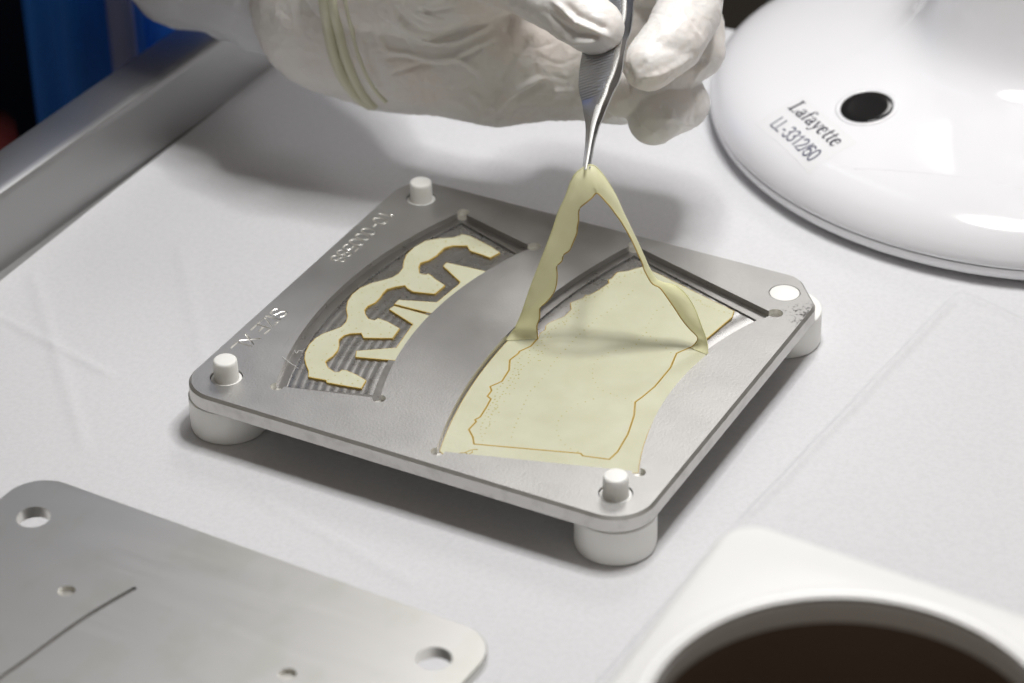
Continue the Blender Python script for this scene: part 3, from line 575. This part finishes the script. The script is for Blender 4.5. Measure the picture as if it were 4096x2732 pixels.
edgeA = [row[0] for row, nr in rows]; edgeB = [row[-1] for row, nr in rows]
bmesh.ops.recalc_face_normals(bm, faces=bm.faces)
o = link('lifted_ribbon', bm_mesh(bm), [M['ribbon']], None, 180); put(o, waste)
bm = bmesh.new(); tube(bm, edgeA, .017, 6)
o = link('outer_edge', bm_mesh(bm), M['ribbon'], None, 180); put(o, waste)
bm = bmesh.new()   # amber bead along the cut edge
tube(bm, edgeB, .019, 6)
o = link('amber_edge', bm_mesh(bm), M['amber'], None, 180); put(o, waste)

# lint fibres over the narrow pocket
for k, (P3, lab) in enumerate((([(2.02, 2.72, ZT + .02), (2.2, 2.62, ZT + .03), (2.45, 2.58, ZT - .05), (2.62, 2.62, ZT - .16)], 'fine white lint fibre crossing the left pocket wall by the lowest arch'),
                               ([(2.05, 3.36, ZT - .12), (2.12, 3.26, ZT - .1), (2.2, 3.22, ZT - .1), (2.2, 3.34, ZT - .08), (2.3, 3.42, ZT - .12)], 'short curled film thread sticking out of the lowest arch of the comb'))):
    bm = bmesh.new(); tube(bm, catmull(P3, 5), .009, 5)
    tag(link('lint_fibre', bm_mesh(bm), M['fibre'], None, 180), lab, 'fibre')

# ------------------------------------------------------------------ cover plate at the lower left
cov = empty('cover_plate', (7, -13, 0)); ZC = 1.98
tag(cov, 'bare smeared steel cover plate with round corner holes at the lower left', 'steel plate')
Pc = rounded([(-.93, -20.5, 1.2), (14.35, -20.5, 1.2), (14.35, -6.05, 1.15), (-.93, -6.05, 1.15)], 12)
rot = Matrix.Rotation(math.radians(-2.0), 2); piv = Vector((7, -6))
rp = lambda p: tuple(rot @ (Vector(p) - piv) + piv + Vector((0, .06)))
Pc = [rp(p) for p in Pc]
bm = bmesh.new()
Ic = inset(Pc, .03)
loops_solid(bm, [[(x, y, ZC - .36) for x, y in Ic], [(x, y, ZC - .33) for x, y in Pc], [(x, y, ZC - .03) for x, y in Pc], [(x, y, ZC) for x, y in Ic]])
base_me = bm_mesh(bm)
cut = [prism(circle(x, y, .475, 40), ZC - .8, ZC + .3, 1) for x, y in ((.376, -7.47), (13.134, -7.77), (.1, -19.2), (12.9, -19.5))]
cut += [prism(circle(x, y, .235, 28), ZC - .13, ZC + .3, 1) for x, y in ((3.105, -9.74), (10.12, -9.99))]
# an L-shaped step: shallow groove following an arc
G = [(4.72, -8.80), (4.50, -9.5), (4.30, -10.23), (4.12, -11.1), (3.98, -12.0), (3.86, -12.8), (3.74, -13.6), (3.7, -15.5), (3.9, -17)]
G = [(q.x, q.y) for q in catmull([(x, y, 0) for x, y in G], 4)]
Gw = [(x - .13, y + .03) for x, y in G]
cut.append(prism(G + Gw[::-1], ZC - .09, ZC + .2, 2))
me = boolean(base_me, cut, [M['cover'], M['engrave'], M['machined']])
o = link('plate_sheet', me, [M['cover'], M['engrave'], M['machined']], None, 30); put(o, cov)
for x, y in ((1.2, -18.8), (12.0, -18.9), (7, -13.5)):
    f = link('foot', lathe([(0, .0), (.9, 0), (.95, .05), (.95, 1.6), (0, 1.6)], 40), M['acetal'], None, 40, (x, y, .01)); put(f, cov)

# ------------------------------------------------------------------ steel can at the lower right
can = empty('white_box', (24, -5, 0)); ZK = 7.98
tag(can, 'blurred off-white box with a large round dark opening, at the lower right', 'box')
Pk = rounded([(20.62, -19, .8), (33, -19, .8), (33, -6.75, .8), (20.58, -6.0, .95)], 10)
Ik = inset(Pk, .30); Ik1 = inset(Pk, .15); Ik2 = inset(Pk, .045)
bm = bmesh.new()
loops_solid(bm, [[(x, y, .0) for x, y in Pk], [(x, y, ZK - .30) for x, y in Pk], [(x, y, ZK - .15) for x, y in Ik2], [(x, y, ZK - .045) for x, y in Ik1], [(x, y, ZK) for x, y in Ik]])
hc = (26.05, -11.95); hr = 4.50
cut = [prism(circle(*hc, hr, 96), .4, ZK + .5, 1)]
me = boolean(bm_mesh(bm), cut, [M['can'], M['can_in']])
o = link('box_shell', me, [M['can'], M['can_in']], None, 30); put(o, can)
lip = lathe([(hr - .02, -.7), (hr - .04, -.25), (hr + .0, -.08), (hr + .10, .02), (hr + .24, .05), (hr + .42, .004)], 96)
o = link('hole_lip', lip, M['can'], None, 180, (*hc, ZK)); put(o, can)

# ------------------------------------------------------------------ magnifier lamp base at the upper right
lamp = empty('lamp_base', (15.8, 28.6, 0))
tag(lamp, 'glossy white plastic lamp base with black button and printed sticker, at upper right', 'lamp')
R0, bA, bB = DATA['base']
rad = lambda t: (R0 + bA * math.cos(2 * t) + bB * math.sin(2 * t)) / R0
prof = [(0, .12), (R0 - .9, .12), (R0 - .35, .16), (R0 - .12, .28), (R0, .55), (R0 - .02, .66)]
o = link('lower_rim', lathe(prof, 128, rad=rad), M['lamp_rim'], lamp, 180); 
prof = [(R0 - .12, .64), (R0 - .02, .70), (R0 + .04, .82), (R0 + .02, 1.05), (R0 - .12, 1.35), (R0 - .4, 1.68), (R0 - .85, 1.98), (R0 - 1.5, 2.25), (R0 - 2.4, 2.48), (R0 - 3.6, 2.70), (R0 - 4.9, 2.93), (R0 - 5.7, 3.15), (R0 - 6.4, 3.5), (R0 - 6.95, 4.1), (R0 - 7.3, 5.2), (R0 - 7.5, 7), (R0 - 7.6, 11), (R0 - 7.6, 40)]
P2 = catmull([(r, z, 0) for r, z in prof], 4)
dome = link('dome', lathe([(p.x, p.y) for p in P2], 160, rad=rad), M['lamp_white'], lamp, 180)
DQ = []
for p in P2:
    if p.y >= .95 and (not DQ or p.x < DQ[-1][0] - 1e-4): DQ.append((p.x, p.y))
def dome_z(x, y):
    dx, dy = x - 15.8, y - 28.6; t = math.atan2(dy, dx); r = math.hypot(dx, dy) / rad(t)
    q = DQ
    if r >= q[0][0]: return q[0][1]
    for (r0, z0_), (r1, z1_) in zip(q, q[1:]):
        if r0 >= r >= r1: return z0_ + (z1_ - z0_) * (r0 - r) / max(1e-6, r0 - r1)
    return q[-1][1]
def dome_n(x, y):
    e = .15; return Vector((-(dome_z(x + e, y) - dome_z(x - e, y)) / (2 * e), -(dome_z(x, y + e) - dome_z(x, y - e)) / (2 * e), 1)).normalized()
bx_, by_ = 12.35, 22.95
bz = dome_z(bx_, by_); bn = dome_n(bx_, by_)
def at_dome(name, me, m, x, y, lift=0, sm=180):
    o = link(name, me, m, lamp, sm); o.rotation_mode = 'QUATERNION'; o.rotation_quaternion = dome_n(x, y).to_track_quat('Z', 'Y')
    o.location = Vector((x, y, dome_z(x, y))) + dome_n(x, y) * lift - lamp.location; return o
btn = at_dome('button_ring', lathe([(1.08, -.1), (1.05, .015), (.98, .035), (.9, .02), (.87, -.05)], 56), M['lamp_white'], bx_, by_)
btn = at_dome('power_button', lathe([(.88, -.1), (.88, .03), (.84, .05), (.6, .03), (0, .02)], 56), M['black'], bx_, by_)
# sticker following the dome
org = Vector(DATA['lab'][0]); d1 = Vector(DATA['lab'][1]) - org; LW = d1.length; d1.normalize(); d2 = Vector((-d1.y, d1.x))

def S(u, v, h=0):
    q = org + d1 * u + d2 * v; n = dome_n(q.x, q.y); p = Vector((q.x, q.y, dome_z(q.x, q.y))) + n * h
    return p - lamp.location
bm = bmesh.new(); g = [[bm.verts.new(S(-.25 + 3.55 * i / 16, -1.08 + 1.8 * j / 8, .006)) for i in range(17)] for j in range(9)]
for j in range(8):
    for i in range(16): bm.faces.new((g[j][i], g[j][i + 1], g[j + 1][i + 1], g[j + 1][i]))
stk = link('sticker', bm_mesh(bm), M['label'], lamp, 180)
# letters: strokes (x, y, half width) -> quads; bold serif word and thin sans number
def arcw(cx, cy, rx, ry, a0, a1, w0, w1, n=12):
    return [(cx + rx * math.cos(math.radians(a0 + (a1 - a0) * k / n)), cy + ry * math.sin(math.radians(a0 + (a1 - a0) * k / n)), w0 + (w1 - w0) * math.sin(PI * k / n)) for k in range(n + 1)]
SER = {
 'L': (.66, [[(.17, 0, .075), (.17, 1, .075)], [(.02, .985, .022), (.34, .985, .022)], [(.02, .02, .022), (.56, .02, .03)], [(.56, .0, .022), (.60, .3, .028)]]),
 'a': (.50, [[(.34, .02, .06), (.34, .45, .062)], arcw(.22, .47, .13, .17, 10, 165, .05, .022), arcw(.22, .16, .15, .16, 60, 300, .03, .065), [(.34, .03, .05), (.47, .03, .03)]]),
 'f': (.36, [[(.14, .02, .06), (.14, .82, .06)], arcw(.26, .84, .12, .15, 180, 30, .05, .03), [(.0, .62, .022), (.30, .62, .022)], [(.02, .02, .02), (.28, .02, .02)]]),
 'y': (.52, [[(.08, .62, .06), (.27, .05, .06)], [(.44, .62, .022), (.26, .0, .03)], [(.26, .0, .03), (.16, -.24, .03), (.05, -.2, .05)], [(-.02, .62, .02), (.2, .62, .02)], [(.34, .62, .02), (.52, .62, .02)]]),
 'e': (.47, [arcw(.23, .32, .17, .31, 20, 320, .022, .068, 18), [(.1, .37, .022), (.4, .37, .022)]]),
 't': (.35, [[(.14, .1, .06), (.14, .84, .05)], [(0, .62, .022), (.29, .62, .024)], arcw(.22, .12, .08, .11, 180, 320, .055, .03)])}
SAN = {'L': (.56, [[(.08, 1), (.08, 0), (.5, 0)]]), '-': (.36, [[(.06, .38), (.3, .38)]]), '3': (.58, [arc(.27, .74, .2, .25, 150, -90) + arc(.27, .26, .23, .26, 90, -150)]),
       '1': (.56, [[(.12, .78), (.32, 1), (.32, 0)]]), '2': (.58, [arc(.27, .72, .22, .28, 165, -30) + [(.05, 0), (.52, 0)]]), '/': (.3, [[(.0, -.02), (.28, 1.02)]]),
       '6': (.58, [[(.46, .86), (.36, .98), (.22, .96), (.1, .75), (.06, .4)] + arc(.28, .3, .22, .3, 170, -170, 16)]), '0': (.58, [arc(.28, .5, .22, .5, 0, 360, 20)])}
def letters(name, text, table, sx, sy, u0, v0, m, wide=.05, bold=False, du=0):
    bm = bmesh.new(); u = u0
    for k, ch in enumerate(text):
        adv, sts = table[ch]
        for st in sts:
            st = [(s[0], s[1], s[2] if len(s) > 2 else wide) for s in st]
            L_ = []; R_ = []
            for i, (x, y, w2) in enumerate(st):
                x0, y0 = st[max(i - 1, 0)][:2]; x1, y1 = st[min(i + 1, len(st) - 1)][:2]
                d = Vector(((x1 - x0) * sx, (y1 - y0) * sy)); d = d.normalized() if d.length > 0 else Vector((1, 0)); n = Vector((-d.y, d.x)) * w2 * (sx + sy) / 2
                px, py = u + x * sx, v0 + y * sy
                if i in (0, len(st) - 1): px += d.x * w2 * sx * .5 * (-1 if i == 0 else 1); py += d.y * w2 * sy * .5 * (-1 if i == 0 else 1)
                L_.append(bm.verts.new(S(px + n.x, py + n.y, .022))); R_.append(bm.verts.new(S(px - n.x, py - n.y, .022)))
            for i in range(len(st) - 1): bm.faces.new((R_[i], R_[i + 1], L_[i + 1], L_[i]))
        u += adv * sx
    o = link(name, bm_mesh(bm), m, stk); return u
print('text width', letters('printed_word', 'Lafayette', SER, LW / 4.18, .56, 0.0, .0, M['ink']), letters('printed_number', 'LL-3312/60', SAN, .503, .46, .286, -.836, M['ink2'], .06))
# moulded line on the base
bm = bmesh.new()
for L in ([(13.6, 30.2), (12.2, 27.8), (10.4, 25.6), (9.3, 24.2), (9.2, 22.6), (9.6, 21.7)], [(13.2, 19.9), (15, 20.2), (17.5, 20.6), (20, 20.7)]):
    tube(bm, [Vector((p.x, p.y, dome_z(p.x, p.y) - .012)) - lamp.location for p in catmull([(x, y, 0) for x, y in L], 8)], .018, 6)
link('moulded_line', bm_mesh(bm), M['lamp_white'], lamp, 180)

# ------------------------------------------------------------------ tweezers
tw = empty('tweezers', O); tw.rotation_mode = 'QUATERNION'; tw.rotation_quaternion = M3.to_quaternion()
tag(tw, 'stainless steel tweezers with ridged grip gripping the film ribbon in the gloved hand', 'tweezers')
def eq(L, n, sm=2): return relax(resample(catmull(L, 5), n), sm)
n = 200
aL, aM, aR, bL, bR = (eq(DATA[k], n) for k in ('aL', 'aM', 'aR', 'bL', 'bR'))
# widths must pair by height on the arm: re-sample every line at common heights
def at_y(L, y):
    for a, b in zip(L, L[1:]):
        if (a.y - y) * (b.y - y) <= 0 and a.y != b.y: return a.lerp(b, (y - a.y) / (b.y - a.y))
    return (L[-1] if abs(L[-1].y - y) < abs(L[0].y - y) else L[0]).copy()
ytop = min(L[0].y for L in (aL, aM, aR)); ybot = max(L[-1].y for L in (aL, aM, aR))
ys = [ytop + (ybot - ytop) * k / (n * 2) for k in range(n * 2 + 1)]
bm = bmesh.new(); rows = []
grip_lo = aM[0].y * 0 - 1.62
for y in ys:
    l, m_, r = at_y(aL, y + .0), at_y(aM, y), at_y(aR, y)
    tooth = 0
    if y > grip_lo: tooth = .028 * abs(((y / .135) % 1) * 2 - 1)
    m2 = m_ + Vector((tooth - .014 if y > grip_lo else 0, 0, 0))
    bk = Vector((.06, 0, -.10)); mid = r + Vector((-.01, 0, -.22))
    rows.append([l, l.lerp(m2, .33), l.lerp(m2, .66), m2, m2.lerp(r, .5) + Vector((.0, 0, .012)), r, mid, l + bk])
V = [[bm.verts.new(p) for p in row] for row in rows]
K_ = len(rows[0])
for A, B in zip(V, V[1:]):
    for j in range(K_):
        f = bm.faces.new((A[j], A[(j + 1) % K_], B[(j + 1) % K_], B[j])); f.material_index = 1 if j < 3 else 0
bm.faces.new(V[0]); bm.faces.new(V[-1][::-1]); bmesh.ops.recalc_face_normals(bm, faces=bm.faces)
# face material: diagonal grip ridges above, satin below
m = M['steel_blue']; nt = m.node_tree; b = nt.nodes['Principled BSDF']
tcn = nt.nodes.new('ShaderNodeTexCoord'); mp = nt.nodes.new('ShaderNodeMapping'); mp.inputs['Rotation'].default_value = (0, 0, math.radians(-17))
wv = nt.nodes.new('ShaderNodeTexWave'); wv.bands_direction = 'Y'; wv.inputs['Scale'].default_value = 3.6; wv.inputs['Distortion'].default_value = .4; wv.inputs['Detail'].default_value = 2
sx_ = nt.nodes.new('ShaderNodeSeparateXYZ'); mth = nt.nodes.new('ShaderNodeMapRange'); mth.inputs[1].default_value = -1.78; mth.inputs[2].default_value = -1.70
mul = nt.nodes.new('ShaderNodeMath'); mul.operation = 'MULTIPLY'; bp = nt.nodes.new('ShaderNodeBump'); bp.inputs['Distance'].default_value = .012
nt.links.new(tcn.outputs['Object'], mp.inputs[0]); nt.links.new(mp.outputs[0], wv.inputs[0]); nt.links.new(mp.outputs[0], sx_.inputs[0]); nt.links.new(sx_.outputs[1], mth.inputs[0])
nt.links.new(wv.outputs['Fac'], mul.inputs[0]); nt.links.new(mth.outputs[0], mul.inputs[1]); nt.links.new(mul.outputs[0], bp.inputs['Height'])
old = [l for l in nt.links if l.to_socket == b.inputs['Normal']][0].from_socket; nt.links.new(old, bp.inputs['Normal']); nt.links.new(bp.outputs[0], b.inputs['Normal'])
link('front_arm', bm_mesh(bm), [M['steel'], M['steel_blue']], tw, 35)
bm = bmesh.new(); rows = []
ytop = min(L[0].y for L in (bL, bR)); ybot = max(L[-1].y for L in (bL, bR))
M['steel_dark'] = mat('shade-toned inner steel', (.16, .16, .165), .35, 1)  # darker copy of the steel: shade between the arms put into the colour
for k in range(241):
    y = ytop + (ybot - ytop) * k / 240; l, r = at_y(bL, y), at_y(bR, y)
    e = Vector((.035, 0, .0))
    rows.append([l + Vector((-.01, 0, -.16)), r - e + Vector((0, 0, .02)), r, r + Vector((.0, 0, -.12)), l + Vector((0, 0, -.34))])
V = [[bm.verts.new(p) for p in row] for row in rows]
for A, B in zip(V, V[1:]):
    for j in range(5):
        f = bm.faces.new((A[j], A[(j + 1) % 5], B[(j + 1) % 5], B[j])); f.material_index = 1 if j in (0, 4) else 0
bm.faces.new(V[0]); bm.faces.new(V[-1][::-1]); bmesh.ops.recalc_face_normals(bm, faces=bm.faces)
link('rear_arm', bm_mesh(bm), [M['steel'], M['steel_dark']], tw, 25)

# ------------------------------------------------------------------ the person: gloved hand, sleeve and coat
per = empty('person', O); per.rotation_mode = 'QUATERNION'; per.rotation_quaternion = M3.to_quaternion()
tag(per, 'person in blue with a white sleeve and white latex glove, holding the tweezers', 'person')
def blob(bm, c, r, flat, shear):
    s = bmesh.ops.create_icosphere(bm, subdivisions=3, radius=r)
    for v in s['verts']: v.co = Vector((v.co.x + c[0], v.co.y + c[1], v.co.z * flat + v.co.y * shear + c[2]))
def capsule_chain(bm, ch, flat=1., shear=0.):
    for i, (x, y, z, r) in enumerate(ch):
        blob(bm, (x, y, z), r, flat, shear)
        if i:
            a = Vector(ch[i - 1][:3]); b = Vector((x, y, z)); n = max(2, int((b - a).length / (.16 * (r + ch[i - 1][3]) / 2)))
            for k in range(1, n):
                t = k / n; blob(bm, a.lerp(b, t), ch[i - 1][3] * (1 - t) + r * t, flat, shear)
def remeshed(bm, vox, smooth_it=3):
    o = link('tmp', bm_mesh(bm), M['glove'])
    md = o.modifiers.new('r', 'REMESH'); md.mode = 'VOXEL'; md.voxel_size = vox
    sm = o.modifiers.new('s', 'SMOOTH'); sm.factor = .5; sm.iterations = smooth_it
    me = evaluated(o); drop(o); return me
bm = bmesh.new(); fingers = []
for name, ch in DATA['hand']: capsule_chain(bm, ch, *((.62, .5) if name in ('palm', 'palm2', 'wrist') else (.8, .25) if name == 'thenar' else (1., 0.)))
me = remeshed(bm, .055, 4)
front = [Vector(p[:3]) for nme, ch in DATA['hand'] if nme in ('thumb', 'index', 'middle', 'ring') for p in ch]
# wrinkles and seams pressed into the glove
import numpy as np
nv = len(me.vertices)
co_ = np.empty(nv * 3); me.vertices.foreach_get('co', co_); co_ = co_.reshape(-1, 3)
no_ = np.empty(nv * 3); me.vertices.foreach_get('normal', no_); no_ = no_.reshape(-1, 3)
def chain_dist(names):
    d = np.full(nv, 1e9)
    for nme, ch in DATA['hand']:
        if nme not in names: continue
        for a, b in zip(ch, ch[1:]):
            A = np.array(a[:3]); B = np.array(b[:3]); ab = B - A; t = np.clip(((co_ - A) @ ab) / (ab @ ab), 0, 1)
            q = A + t[:, None] * ab; rr = a[3] + (b[3] - a[3]) * t
            d = np.minimum(d, np.linalg.norm(co_ - q, axis=1) - rr)
    return d
dp = chain_dist(('wrist', 'palm', 'palm2', 'thenar')); df = chain_dist(('thumb', 'index', 'middle', 'ring'))
isf = df < dp
facing = np.clip(no_[:, 2] * 1.6 + .3, 0, 1)
disp = np.zeros(nv)
for kind, amp, wd, L in DATA['ridges']:
    P = np.array(L); d = np.full(nv, 1e9); tt_ = np.zeros(nv)
    nseg = len(P) - 1
    for i in range(nseg):
        ab = P[i + 1] - P[i]; t = np.clip(((co_[:, :2] - P[i]) @ ab) / (ab @ ab), 0, 1); q = P[i] + t[:, None] * ab
        dd_ = np.linalg.norm(co_[:, :2] - q, axis=1); m_ = dd_ < d; d[m_] = dd_[m_]; tt_[m_] = (i + t[m_]) / nseg
    fade = np.clip(np.minimum(tt_, 1 - tt_) * 5 + .15, 0, 1)
    mask = isf if kind == 'f' else ~isf
    disp += amp * np.exp(-(d / wd) ** 2) * fade * mask * facing
# overall slack of the latex
for i in range(nv):
    p = Vector(co_[i]); disp[i] += .035 * noise.noise(p * .7) + .014 * noise.noise(Vector((p.x * 1.2 + p.y * .9, p.y * 3.2 - p.x * 2.0, p.z * 2)))
    q_ = Vector((p.x * 1.1 + p.y * .7, p.y * .9 - p.x * .5, p.z * .9))
    disp[i] -= .018 * (1 - abs(noise.noise(q_ + Vector((3, 8, 1)) + noise.noise_vector(p * .8) * .5))) ** 14
    disp[i] += .012 * (1 - abs(noise.noise(q_ * 1.7 + Vector((13, 2, 7)) + noise.noise_vector(p * 1.1) * .4))) ** 12
    disp[i] += .012 * (1 - abs(noise.noise(Vector((p.x * 2.2, p.y * 2.2, p.z * 2.2)) + Vector((5, 1, 2))))) ** 4
co2 = co_ + no_ * disp[:, None]
me.vertices.foreach_set('co', co2.ravel()); me.update()
hand = link('gloved_hand', me, M['glove'], per, 180)
# sleeve
bm = bmesh.new(); capsule_chain(bm, DATA['sleeve'], .75, .2)
me = remeshed(bm, .14, 6)
nv = len(me.vertices)
for v in me.vertices:
    p = v.co; n_ = v.normal
    d = .16 * noise.noise(Vector((p.x * .45, p.y * .25, p.z * .3))) + .10 * (1 - abs(noise.noise(Vector((p.x * .8 + p.y * .3, p.y * .35, p.z * .5))))) ** 3
    v.co = p + n_ * d
sleeve = link('sleeve', me, M['sleeve'], per, 180)
# glove cuff: a flattened rolled band that follows the wrist
from mathutils.bvhtree import BVHTree
bvs = [BVHTree.FromPolygons([v.co for v in o_.data.vertices], [p.vertices[:] for p in o_.data.polygons]) for o_ in (hand, sleeve)]
def snap(P, lift):
    out = []
    for p in P:
        hs = [b_.ray_cast(Vector((p.x, p.y, 12)), Vector((0, 0, -1))) for b_ in bvs]
        zs = [h[0].z for h in hs if h[0] is not None]
        out.append(Vector((p.x, p.y, (max(zs) if zs else None) or p.z)))
        if not zs: out[-1].z = None if False else -99
    ok = [q for q in out if q.z > -90]
    for i, q in enumerate(out):
        if q.z < -90: q.z = (out[i + 1].z if i + 1 < len(out) and out[i + 1].z > -90 else ok[0].z) - .3
    out = relax(out, 3)
    return [q + Vector((0, 0, lift)) for q in out]
bm = bmesh.new()
tube(bm, snap(catmull(DATA['cuff'], 6), -.03), .21, 10); tube(bm, snap(catmull(DATA['cuff2'], 6), -.02), .17, 10)
tube(bm, snap([p + Vector((.42, .12, 0)) for p in catmull(DATA['cuff2'], 6)], -.06), .09, 8)
for v in bm.verts: pass
link('glove_cuff', bm_mesh(bm), M['cuffmat'], per, 180)
# coat: lofted, folded cloth of the torso beside the table
def cloth_col(name, m, cx, cy, rx, ry, z0_, z1_, lobes, seed, lean=0):
    bm = bmesh.new(); rows = []
    for j in range(60):
        z = z0_ + (z1_ - z0_) * j / 59; row = []
        for k in range(140):
            t = 2 * PI * k / 140
            f = 1 + .09 * math.cos(lobes * t + .5 * math.sin(z * .08 + seed)) + .07 * noise.noise(Vector((math.cos(t) * 2 + seed, math.sin(t) * 2, z * .06)))
            row.append(bm.verts.new((cx + lean * (z - z0_) + rx * f * math.cos(t), cy + ry * f * math.sin(t), z)))
        rows.append(row)
    for A, B in zip(rows, rows[1:]):
        for k in range(140): bm.faces.new((A[k - 1], A[k], B[k], B[k - 1]))
    bm.faces.new(rows[0]); bm.faces.new(rows[-1][::-1]); bmesh.ops.recalc_face_normals(bm, faces=bm.faces)
    o = link(name, bm_mesh(bm), m, None, 180); return o
inv = Matrix.Translation(O) @ M3.to_4x4(); inv = inv.inverted()
def attach(o): o.parent = per; o.matrix_parent_inverse = inv; return o
attach(cloth_col('navy_trousers', M['navy'], -34, 28, 13, 15, -78, 30, 5, 1))
attach(cloth_col('blue_coat_panel', M['blue'], -16.7, 19.8, 1.8, 2.5, -60, 20, 7, 3.3, -.012))
M['pale'] = mat('painted coat highlight', (.42, .48, .80), .5, 0)  # pale highlight of the blue coat, painted as an added strip
attach(cloth_col('coat_highlight_strip', M['pale'], -15.3, 19.6, .42, .62, -40, 20, 3, 1.4, -.004))
attach(cloth_col('blue_coat_fold', M['blue'], -17.5, 27.5, 2.2, 3.4, -60, 12, 3, 6.1, .0))
attach(cloth_col('red_pocket_edge', M['red'], -20.0, 15.8, 1.5, 2.2, -70, -3.0, 3, 2.1))
